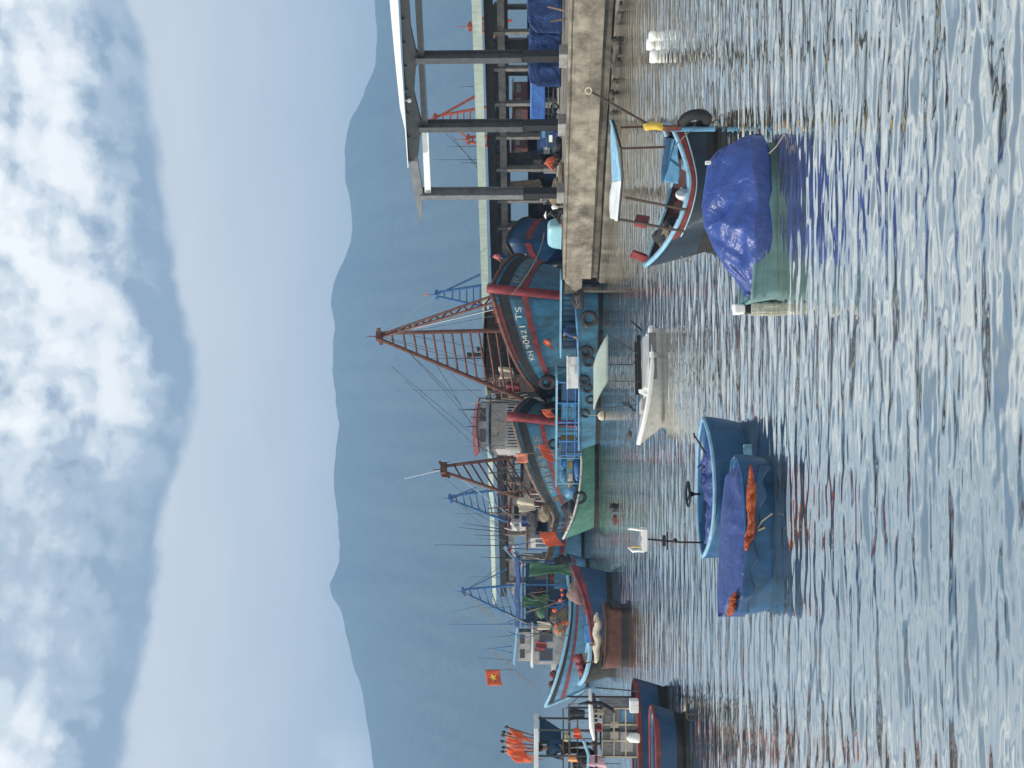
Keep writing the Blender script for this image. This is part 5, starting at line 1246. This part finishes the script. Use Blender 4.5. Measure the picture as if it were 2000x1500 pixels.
for k, (px, py, w_, h_, mm, lb) in enumerate(((1128, 1432, .26, .26, ORANGE, 'small orange flag hanging above the rolled awning'), (1118, 1482, .2, .3, M('peach_cloth', (.75, .32, .13), rough=.8, var=.15), 'peach cloth hanging near the left edge'), (1155, 1488, .38, .62, PINK, 'pale pink towel hung in the cabin at the left edge'), (1172, 1420, .22, .2, RED, 'red cloth bundle under the rolled awning'))):
    c0 = P(px - 8, py, ya - .12)
    cloth('hanging_cloth', lambda u, v: c0 + V(((u - .5) * w_ * (1 + .2 * v), .05 * sin(u * 8 + k) , -h_ * v * (1 - .35 * u))), 14, 12, mm, lb, 'cloth', group='cloths hung on the flag bundle boat')
mb = MB(); mb.lathe((0, 0, 0), [(.001, 0), (.14, 0), (.15, .05), (.13, .3), (.06, .34), (.06, .37), (.001, .37)], 14); o = mb.build('jerrycan', GELW, None, smooth=True, loc=P(1249, 1441, ya - .15)); tag(o, 'white plastic jerrycan standing on the red rail of the flag bundle boat', 'jerrycan')
mb = MB(); mb.box((0, 0, .12), (.36, .3, .26)); tag(mb.build('foam_box', WHITE, None, bevel=.02, loc=P(1246, 1378, ya - .05)), 'white foam box beside the cabin of the flag bundle boat', 'box')
pp = P(1166, 1460, ya + .5)
person('person with dark hair in a navy top standing under the canopy roof at the left', (pp.x, pp.y, A1.w(*AP(1163, 1460)).z), radians(-100), STAND, NAVY, DWOOD, scale=.98)
heap('gear_pile', 'dark gear heap at the left edge of the flag bundle boat', 'gear', P(1160, 1490, ya + .2), (.35, .3, .4), NET_D, 44)
heap('gear_pile', 'small yellow and grey gear heap on the rail of the flag bundle boat', 'gear', P(1113, 1440, ya + .05), (.13, .12, .14), M('yellow_grey', (.42, .40, .22), rough=.7, var=.4, scale=8), 45)
fl_ = [(1030, 1425, 990, 1418, 6), (1034, 1436, 985, 1428, 7), (1038, 1446, 983, 1434, 8), (1040, 1458, 981, 1446, 9), (1042, 1466, 984, 1458, 10), (1044, 1474, 982, 1466, 11)]
SALMON = M('salmon_cloth', (.66, .22, .13), rough=.75, var=.15)
for k, (a0, b0, a1, b1_, sd) in enumerate(fl_):
    pennant(P(1046, 1438 + k * 6, ya + .3 + .07 * k), P(a1, b1_ + 2, ya + .3 + .07 * k), ((.52, .40, .58, .46, .60, .50)[k], (.42, .55, .48, .60, .52, .62)[k]), (ORANGE, ORANGE, ORANGE, SALMON, ORANGE, SALMON)[k],
            ('orange flag of the bundle, rightmost pole', 'orange flag of the bundle, second pole from the right', 'orange flag of the bundle, third pole from the right', 'salmon flag of the bundle, third pole from the left', 'orange flag of the bundle, second pole from the left', 'salmon flag of the bundle, leftmost pole')[k] + ' above the canopy roof', sd * 1.7, 'bundled orange flags', drop=(.45, .9, .3, .7, .5, 1.1)[k], dirv=((-.9, -.5, 0), (-.5, -.9, 0), (-1, .3, 0), (-.7, -.7, 0), (-1, -.1, 0), (-.8, -.6, 0))[k], hang=(.55, .45, .6, .5, .7, .45)[k], tip=NET_D)
# other orange flags on the middle boats
pennant(P(1128, 700, 66), P(1052, 650, 66.2), (.95, .75), ORANGE, 'orange pennant on a slanting stick against the blue hull of the first trawler', 21, 'orange marker flags', drop=.5, dirv=(-1, -.1, 0), hang=.85)
pennant(P(1140, 795, 66), P(1056, 800, 66), (.75, .6), ORANGE, 'little orange pennant in front of the faded red stem', 22, 'orange marker flags', drop=.5, dirv=(-1, -.1, 0), hang=.7)
pennant(P(1100, 884, 65.5), P(1006, 886, 65.5), (.6, .72), SALMON, 'square salmon flag above the orange flag bundle in the middle', 23, 'orange marker flags', drop=.05, dirv=(-1, -.1, 0))
for k in range(4):
    pennant(P(1120, 880 + k * 5, 65.6 + .1 * k), P(1048 + 3 * k, 866 + 7 * k, 65.6 + .1 * k), (.62, .55), ORANGE, ('front orange flag of the small bundle over the yellow box', 'second orange flag of the small bundle over the yellow box', 'third orange flag of the small bundle over the yellow box', 'last orange flag of the small bundle over the yellow box')[k], 30 + k, 'small bundle of orange flags', drop=.8, dirv=(-.9, -.4, 0), hang=.75)
pennant(P(1112, 1036, 64.5), P(1052, 1040, 64.5), (1.0, 1.0), ORANGE, 'big bright orange flag at the bow of the green boat', 40, 'orange marker flags', drop=.55, dirv=(-.8, -.5, 0), hang=.95)

# ================================================================== boats beyond the shed (only rigging and hulls glimpsed between columns)
def far_boat(label, cx_, cy_, head, apex, fa, fb, n, mat, boom, hullm, extra=()):
    b = Boat('fishing_trawler', label, 'fishing boat', (cx_, cy_), head, 13, 4.4, 3.6, 2.2, 2.4, 1.2, (hullm, TAR, RED), group='trawlers beyond the shed', stern_w=.8, deck=.6, n=20)
    b.band('rub_rail', .62, .74, RED, .08)
    house(b.root, -5.0, -.5, 1.5, 1.8, 4.6, DWOOD, RED, win=3, over=.3, trim=CREAM); house(b.root, -4.5, -1.2, 1.2, 4.8, 6.3, BROWNB, DWOOD, win=2, over=.3, name='upper_cabin', roofname='upper_roof')
    mast(b.root, b.inv, apex, fa, fb, n, .13, mat, boom, top=1.4, apexw=.2, boomr=.15)
    return b
YF_ = 104
far_boat('trawler beyond the shed with orange mast at the far right', 36, 100, 200, P(918, 52, YF_), P(1000, 40, YF_), P(1000, 78, YF_), 5, ORANGE_M, P(960, 25, YF_), BLUE)
mb = MB()
fb2 = far_boat('trawler beyond the shed with orange ladder mast between the canopy posts', 22, 106, 196, P(850, 231, YF_), P(1000, 200, YF_), P(1000, 246, YF_), 11, ORANGE_M, P(935, 184, YF_), NAVY)
fb3 = far_boat('trawler beyond the shed right of the last canopy post, orange boom', 17, 100, 205, P(915, 272, YF_ - 4), P(1000, 262, YF_ - 4), P(1000, 300, YF_ - 4), 6, ORANGE_M, P(895, 254, YF_ - 4), BLUE)
wires(fb3.root, fb3.inv, [(P(868, 258, 100), P(940, 330, 100)), (P(880, 262, 100), P(945, 345, 100))], .03, WIRE)
for px0, px1, py in ((870, 940, 286), (845, 940, 312), (898, 940, 318), (897, 940, 169)): antenna(fb3.root, fb3.inv, px0, px1, py, 100, .05, WIRE)
fb4 = far_boat('trawler beyond the shed with blue ladder mast above the big red stem', 6.5, 108, 215, P(853, 575, 106), P(1000, 548, 106), P(1000, 612, 106), 10, MASTB, P(938, 536, 106), BLUE)
pennant(P(853, 575, 106), P(826, 577, 106), (.5, .45), FLAGR, 'tiny red pennant on top of the blue ladder mast beyond the shed', 50, drop=.4, dirv=(0.2, -1, 0))
T5 = Boat('fishing_trawler', 'dark blue hull with red stripe and white numerals behind the turquoise tub', 'fishing boat', (10.9, 78.5), -95, 5.5, 3.8, 6.2, 4.0, 3.6, 1.0, (NAVY, TAR, DWOOD), group='wooden trawlers moored by the shed', cap=.1, deck=.7, stern_w=.8)
T5.band('rub_rail', .70, .78, RED, .08); T5.text('93', .80, .90, .82, .90, -1, LETTER, .08)

# ================================================================== extra gear that fills the fleet
def pole(label, boat, px0, py0, px1, py1, Y, r, mat, name='pole'):
    a, b = boat.inv @ P(px0, py0, Y), boat.inv @ P(px1, py1, Y); mb = MB(); mb.tube([a, a.lerp(b, .5) + V((.03, 0, .02)), b], [r, r, r * .6], 6); return mb.build(name, mat, boat.root)
rr = random.Random(77)
sh2 = house(T2.root, -2.0, 2.2, 1.5, 1.7, 3.9, DWOOD, WOOD, win=2, over=.25, name='deck_shelter', roofname='shelter_roof')
for k in range(9):
    px = rr.uniform(950, 990); py = rr.uniform(900, 1020); pole('', T2, px, py, px + rr.uniform(40, 90), py + rr.uniform(-14, 14), rr.uniform(73, 76), .045, (WOOD, MAST, DSTEEL)[k % 3])
for k in range(10):
    py = rr.uniform(1150, 1245); px = rr.uniform(985, 1040); pole('', FB, px, py, px + rr.uniform(30, 95), py + rr.uniform(-26, 26), rr.uniform(75.3, 76), .04, (WOOD, MASTB, DSTEEL, ROPE)[k % 4])
for k in range(6):
    py = rr.uniform(1030, 1110); px = rr.uniform(980, 1020); pole('', T3, px, py, px + rr.uniform(30, 80), py + rr.uniform(-10, 10), 82.3, .04, (WOOD, MASTB, WHITE)[k % 3])
for k in range(7):
    py = rr.uniform(700, 790); px = rr.uniform(925, 960); pole('', T1, px, py, px + rr.uniform(35, 80), py + rr.uniform(-12, 12), 71.5, .045, (WOOD, DWOOD, DSTEEL)[k % 3])
for k in range(8):
    py = 1376 + k * 17; px = rr.uniform(1095, 1130); pole('', A1, px, py, px + rr.uniform(30, 110), py + rr.uniform(-8, 8), ya - .1, .015, (WOOD, DSTEEL, ROPE)[k % 3])
wires(FB.root, FB.inv, [(P(1000, 1250, 76.5), P(1110, 1345, 76.5)), (P(1003, 1170, 76), P(1110, 1240, 76)), (P(1030, 1160, 76), P(1130, 1190, 76)), (P(875, 1219, 78), P(1000, 1170, 78)), (P(948, 1262, 78), P(1002, 1308, 78))], .018, ROPE, 'lashings', sag=.04)
wires(T2.root, T2.inv, [(P(960, 900, 75), P(1085, 1000, 74)), (P(985, 990, 75), P(1060, 880, 72.5)), (P(870, 935, Y2), P(985, 1040, 82)), (P(870, 905, Y2), P(1000, 850, 73))], .018, WIRE, 'lashings', sag=.02)
for k, (b_, x, y, z, mm, lb) in enumerate(((T2, 3.6, -1.6, 2.6, BRIGHTB, 'bright blue drum on the fore deck of the second trawler'), (T1, -.6, -2.6, 3.3, BRIGHTB, 'bright blue drum between deckhouse and rail of the first trawler'), (T3, 3.0, .9, 1.7, WHITE, 'white drum forward of the grey boarded cabin'), (FB, 2.9, .6, 1.5, BRIGHTB, 'bright blue drum before the wheelhouse of the starred flag boat'), (FB, -5.2, .9, 1.5, YELLOW, 'ochre drum at the right end of the starred flag boat'))):
    mb = MB(); mb.lathe((0, 0, 0), [(.001, 0), (.28, 0), (.30, .1), (.29, .3), (.31, .32), (.29, .34), (.30, .62), (.31, .64), (.29, .66), (.28, .9), (.001, .9)], 14)
    tag(mb.build('drum', mm, None, smooth=True, loc=b_.w(x, y, z)), lb, 'drum')
for k, (px, py, Y, s_, mm, lb) in enumerate(((1085, 1128, 77, .34, ORNET, 'orange net bundle at the stern of the starred flag boat'), (1098, 1228, 75.2, .42, NET_T, 'tan net lump on the rail under the starred flag boat cabin'), (1064, 1196, 75.4, .38, NET_G, 'green net lump under the blue awning'), (1072, 1002, 73.5, .45, NET_T, 'tan net lump at the left rail of the second trawler'), (1050, 1010, 75, .5, NET_D, 'dark net lump above the left rail of the second trawler'))):
    heap('net_heap', lb, 'fishing net', P(px, py, Y), (s_ * 1.3, s_, s_), mm, 120 + k, group='fishing nets on the boats', strands=3)

rr = random.Random(5)
def ball_float(p, r, mat, label, group):
    mb = MB(); mb.ball((0, 0, 0), r, 7, 10); mb.tube([(0, 0, r * .9), (0, 0, r * 1.25)], r * .2, 6)
    tag(mb.build('net_float', mat, None, smooth=True, loc=p), label, 'float', group)
for k in range(9): ball_float(P(rr.uniform(1082, 1108), rr.uniform(1150, 1240), 75.2 - .05 * k), rr.uniform(.11, .17), ORANGE, 'small orange net float among the gear of the starred flag boat', 'orange net floats on the starred flag boat')
for k in range(7): ball_float(GB.w(1.7 + rr.uniform(-.5, .9), rr.uniform(-.3, .5), 1.55 + rr.uniform(0, .15)), rr.uniform(.08, .12), WHITE, 'small white net float on the nets behind the green bow', 'white net floats on the green boat')
for k in range(6): ball_float(T2.w(1.2 + rr.uniform(-1.2, 1.4), -2.5 + rr.uniform(-.2, .4), 3.25 + rr.uniform(0, .15)), rr.uniform(.13, .18), ORANGE, 'small orange net float on the net heap of the second trawler', 'orange net floats on the second trawler')
def rag(c, w_, h_, mat, lb, sd, dx=(1, 0, 0)):
    c = V(c); dx = V(dx); dn = dx.cross(V((0, 0, 1)))
    cloth('hanging_cloth', lambda u, v: c + dx * ((u - .5) * w_ * (1 - .25 * v)) + dn * (.07 * w_ * sin(u * 9 + sd + v * 2)) + V((0, 0, -h_ * v - .06 * h_ * sin(u * 6 + sd))), 14, 12, mat, lb, 'cloth', group='cloths hung on the fleet')
rag(P(1012, 985, 73.5), 1.1, 1.2, CANVAS, 'beige cloth hung from the left leg of the brown ladder mast', 1)
rag(P(1018, 1018, 80), .9, 1.0, TARPD, 'dark blue cloth hung by the grey boarded cabin', 2)
rag(P(1020, 1098, 80.2), .9, 1.3, CANVAS, 'beige cloth hung left of the grey boarded cabin', 3)
rag(P(1046, 1262, 75.8), .8, .8, RED, 'red cloth hung on the cabin of the starred flag boat', 4)
rag(P(1050, 1222, 75.6), .7, 1.0, CANVAS, 'beige cloth hung under the awning of the starred flag boat', 5)
rag(P(975, 728, 71.0), .9, 1.0, CANVAS, 'beige cloth hung on the side railing of the first trawler', 6)
rag(P(990, 757, 71.2), .8, .9, RED, 'dull red cloth hung on the side railing of the first trawler', 7)
wires(T1.root, T1.inv, [(P(760, 664, Y1), P(1040, 745, 71)), (P(800, 655, Y1), P(985, 690, 73)), (P(742, 657, Y1), P(935, 705, 74)), (P(880, 730, 70), P(1000, 840, 76))], .016, WIRE, 'lashings', sag=.015)
wires(T4.root, T4.inv, [(P(935, 800, 82), P(1010, 880, 82)), (P(900, 835, 84), P(985, 905, 80)), (P(910, 790, 83), P(1030, 770, 76))], .018, ROPE, 'lashings', sag=.03)
wires(FB.root, FB.inv, [(P(885, 1195, 78), P(1060, 1150, 76)), (P(905, 1155, 80), P(1000, 1090, 82)), (P(1010, 1245, 76), P(1085, 1170, 75.5))], .018, WIRE, 'stays', sag=.02)
for px0, px1, py, py1 in ((915, 1000, 1128, 1126), (935, 1000, 1185, 1188), (930, 1000, 1290, 1284), (955, 1004, 1240, 1246)): antenna(FB.root, FB.inv, px0, px1, py, 78, .03, WIRE, py1=py1)
for px0, px1, py, py1 in ((890, 1000, 1005, 1003), (930, 1000, 1056, 1052), (900, 985, 870, 872)): antenna(T2.root, T2.inv, px0, px1, py, 79, .03, WIRE, py1=py1)
# ================================================================== things on the pier
def DK(px, py, back=0.0):
    p = G(px, py, ZD); return V((p.x, p.y, ZD + .004)) + qi * back
# tarp covered stacks
def tarp_stack(label, py0, py1, top, base_px, seed, mat, depth=2.2, ovh=.0, tilt=0.0):
    a, b = DK(base_px, py0), DK(base_px, py1); L_ = (a - b).length; zt = P(top, (py0 + py1) / 2, (a.y + b.y) / 2).z - ZD
    d = (a - b).normalized()
    def fn(u, v):
        x = (u - .5) * L_; s = v * 3
        if s < 1: y, z = -.12 * (1 - s), zt * s
        elif s < 2: y, z = depth * (s - 1), zt
        else: y, z = depth, zt * (3 - s)
        e = min(1, 7 * min(u, 1 - u)); z *= (.82 + .18 * e)
        w = .14 * fbm(u * L_ * 1.6, s * 2.5, seed, 5) + .05 * sin(u * L_ * 6 + 2 * s) * (1 if s < 1 else .3)
        z = max(.02, z + (.10 * fbm(u * 7, s * 2, seed + 2) if s >= .8 else 0) + tilt * (u - .5))
        p = b + d * (x + L_ / 2) + qi * (y + .1 - w) + V((0, 0, z)); return p
    return cloth('tarpaulin', fn, 70, 48, mat, label, 'tarpaulin', group='tarpaulin covered stacks on the pier', solid=.02)
tarp_stack('deep blue tarpaulin over a tall stack at the far right of the pier', -40, 66, 1030, 1099, 3, TARPD, tilt=.2)
tarp_stack('blue tarpaulin hanging from a stack just right of the middle canopy post', 62, 106, 1034, 1098, 7, TARPD)
tarp_stack('blue tarpaulin draped over a stack between two canopy posts', 122, 170, 1034, 1097, 11, TARPD)
# handcart under tarp
ca_, cb_ = DK(1093, 168, .6), DK(1094, 244, .6)
ct = thing('handcart', 'dark handcart loaded high under a blue tarpaulin on the pier', 'cart', ca_.lerp(cb_, .5), QRZ)
Lc = (ca_ - cb_).length
mb = MB()
for x in (-Lc / 2, 0, Lc / 2 - .1):
    for y in (0, 1.0): mb.bar((x, y, .3), (x, y, 1.1), .06)
for z in (.45, .75, 1.05): mb.bar((-Lc / 2, 0, z), (Lc / 2, 0, z), .05); mb.bar((-Lc / 2, 1.0, z), (Lc / 2, 1.0, z), .05)
mb.box((0, .5, .42), (Lc, 1.1, .06)); mb.build('cart_frame', DSTEEL, ct)
for x in (-Lc * .36, Lc * .36):
    for y in (-.08, 1.1):
        mb = MB(); mb.torus((x, y, .30), .25, .05, (0, 1, 0), 20, 6)
        for k in range(4): mb.bar((x, y, .30), (x + .25 * cos(k * pi / 2), y, .30 + .25 * sin(k * pi / 2)), .025)
        mb.build('wheel', TYRE, ct)
def ctf(u, v):
    s = v * 3; x = (u - .5) * (Lc + .3); e = min(1, 9 * min(u, 1 - u)); zt = 1.95 - .12 * (1 - e)
    if s < 1: y, z = -.15, .95 + (zt - .95) * s
    elif s < 2: y, z = -.15 + 1.4 * (s - 1), zt
    else: y, z = 1.25, .95 + (zt - .95) * (3 - s)
    return ct.matrix_basis @ V((x, y - .05 * fbm(u * 8, s * 3, 5), z + .04 * fbm(u * 6, s * 2, 9)))
bpy.context.view_layer.update()
cloth('tarpaulin', ctf, 50, 40, M('mid_blue_tarpaulin', (.04, .12, .36), rough=.5, var=.2, scale=3, bump=.1), 'mid blue tarpaulin over the load of the handcart', 'tarpaulin', group='tarpaulin covered stacks on the pier')
q = DK(1094, 246, .6)
mb = MB(); crumple(mb, (0, .4, 1.55), (.16, .6, .38), 3, 12, 14, .15); o = mb.build('white_sack', WHITE, None, smooth=True, loc=q); tag(o, 'white sack slung at the left end of the handcart load', 'sack')
# crates and posters by the orange person
q = DK(1096, 277, .5)
for k in range(3):
    mb = MB(); mb.box((0, 0, 0), (1.25, .75, .40)); mb.box((0, 0, .2), (1.29, .79, .04)); mb.box((.2, -.385, .03), (.35, .02, .16)); mb.box((-.35, -.385, -.02), (.2, .02, .2))
    o = mb.build('fish_crate', (TARPD, NAVY, TARPD)[k], None, bevel=.02, loc=q + V((0, 0, .21 + .44 * k)) + qu * (.07 * k)); o.rotation_euler.z = QRZ + .05 * k
    tag(o, ('navy fish crate at the bottom of the crate stack left of the handcart', 'navy fish crate in the middle of the stack left of the handcart', 'navy fish crate on top of the stack left of the handcart')[k], 'crate', 'fish crates on the pier')
    mb = MB()
    mb.box((-.12 + .2 * k, -.395, .0), (.5, .02, .22)); mb.build('side_label', (GELG, WHITE, BLUE2)[k], o, bevel=.005)
q = DK(1098, 313, .25)
person('crouching person in an orange shirt with head down on the pier beside the crates', q, QRZ + pi * 1.05, SQUAT, M('orange_shirt', (.62, .10, .05), rough=.8, var=.15), DWOOD, scale=1.25)
q = DK(1100, 418, .3)
person('seated person in dark clothes and white hat mending a net on the pier', q, QRZ + pi * 1.1, SIT, BLACK, NET_D, hat=WHITE, scale=1.1)
heap('net_heap', 'tan net spread on the pier right of the seated person with the white hat', 'fishing net', DK(1100, 394, .9), (.8, .6, .5), NET_T, 101, strands=8, group='nets on the pier')
heap('net_heap', 'dark net pile on the pier left of the crouching orange person', 'fishing net', DK(1099, 350, 3.0), (.7, .5, .4), NET_D, 104, strands=5, group='nets on the pier')
heap('net_heap', 'low pale net ridge along the pier edge left of the crouching person', 'fishing net', DK(1101, 352, .3), (.9, .28, .2), NET_T, 107, strands=4, group='nets on the pier')
# turquoise upturned tub
ta, tb = DK(1098, 430, .25), DK(1098, 492, .25)
d = (ta - tb); Lt = d.length
mb = MB()
def tub(u, v):
    a = u * pi * .5; b = v * 2 * pi
    cx_ = math.copysign(abs(cos(b)) ** .45, cos(b)); cy_ = math.copysign(abs(sin(b)) ** .45, sin(b))
    r = sin(a) ** .5 if u > 0 else 0
    return (cx_ * Lt / 2 * (.80 * r + .20 * u), cy_ * .55 * (.75 * r + .25 * u), .82 * (1 - u ** 3.2) + .06)
mb.grid(tub, 18, 40, wrap=True); tb_ = thing('upturned_tub', 'glossy turquoise upturned fibreglass tub on the pier end', 'tub', ta.lerp(tb, .5), QRZ)
mb.build('shell', TURQ, tb_, smooth=True)
mb = MB(); mb.tube([tub(1, k / 40) for k in range(40)], .035, 6, closed=True); mb.build('rim', TURQ, tb_, smooth=True)
q = DK(1099, 425, 1.0); mb = MB(); mb.ball((0, 0, .35), (.22, .2, .3), 10, 12); tag(mb.build('white_bag', WHITE, None, smooth=True, loc=q), 'white bag leaning on the turquoise tub', 'bag')
# bitts and mooring rope to trawler
q = DK(1097, 455, 2.2)
wl_ = MB(); a = P(1063, 455, q.y + .5); b = P(1000, 575, 63)
wl_.tube([a.lerp(b, k / 8) - V((0, 0, .35 * (1 - (k / 4 - 1) ** 2))) for k in range(9)], .035, 6)
tag(wl_.build('mooring_rope', ROPE, None), 'thick mooring rope from the first red stem to the pier', 'rope')
rp = thing('mooring_bollard', 'short concrete bollard post behind the turquoise tub', 'bollard', DK(1097, 447, 3.5), QRZ)
mb = MB(); mb.box((0, 0, .6), (.45, .6, 1.2)); mb.build('post', CONC, rp, bevel=.03); mb = MB(); mb.box((0, 0, 1.25), (.6, .75, .12)); mb.build('cap', CONC, rp, bevel=.02)
# wooden planks leaning on the deep blue stack
for k, (p0, p1, py0, py1) in enumerate(((1070, 1106, 13, 22), (1075, 1110, 42, 36))):
    mb = MB(); a, b = P(p0, py0, DK(1106, 20).y - .15), P(p1, py1, DK(1106, 20).y - .5); mb.bar((0, 0, 0), b - a, .09, .04); tag(mb.build('plank', WOOD, None, loc=a), ('upper plank leaning on the deep blue tarpaulin stack', 'lower forked plank leaning on the deep blue tarpaulin stack')[k], 'plank', 'planks on the pier')
# person on trawler bow
q = P(985, 500, 70.5); 
person('person in a pink red top leaning on the bow rail of the first trawler', (q.x, q.y, q.z - .75), radians(-160), STAND, M('rose_shirt', (.50, .12, .12), rough=.8, var=.15), NAVY, scale=1.0)

# crates and nets kept under the shed
rr = random.Random(12)
for k, (x, back, n) in enumerate(((cols[1] + 1.2, 1.6, 3), (cols[2] + 1.0, 2.4, 4), (cols[3] + 1.3, 1.2, 3), (cols[4] + 1.1, 2.0, 4), (cols[5] + 1.0, 1.5, 3), (cols[5] + 2.0, 2.6, 2))):
    for j in range(n):
        p = SH(x, back, ZD + .26 + .5 * j) + SD * rr.uniform(-.08, .08)
        mb = MB(); mb.box((0, 0, 0), (1.1, .75, .46)); mb.box((0, 0, .22), (1.16, .8, .05)); mb.box((0, .385, 0), (.5, .03, .12)); mb.box((0, -.385, 0), (.5, .03, .12))
        o = mb.build('fish_crate', (NAVY, DWOOD, BROWNB, GELG)[(k + j) % 4] if j % 3 else NAVY, None, bevel=.02, loc=p); o.rotation_euler.z = SRZ + rr.uniform(-.1, .1)
        tag(o, 'fish crate in a stack in the shade under the green roofed shed', 'crate', 'fish crates under the shed')
for k, (x, back, lb) in enumerate(((cols[3] + 2.4, .9, 'dark net hung between shed columns right of the lit canopy post'), (cols[4] + 2.2, .9, 'dark net hung between the shed columns behind the lit canopy post'), (cols[0] + 1.6, .9, 'dark net hung between the two shed columns farthest right'))):
    c0 = SH(x, back, ZD + 3.9)
    cloth('hanging_net', lambda u, v: c0 + SD * ((u - .5) * 1.7 * (.8 + .3 * v)) + SI * (.12 * fbm(u * 8, v * 4, k + 3)) + V((0, 0, -2.6 * v - .25 * sin(u * pi))), 20, 18, (NET_D, NET_T, NET_D)[k], lb, 'fishing net', group='nets hung under the shed', solid=.06)
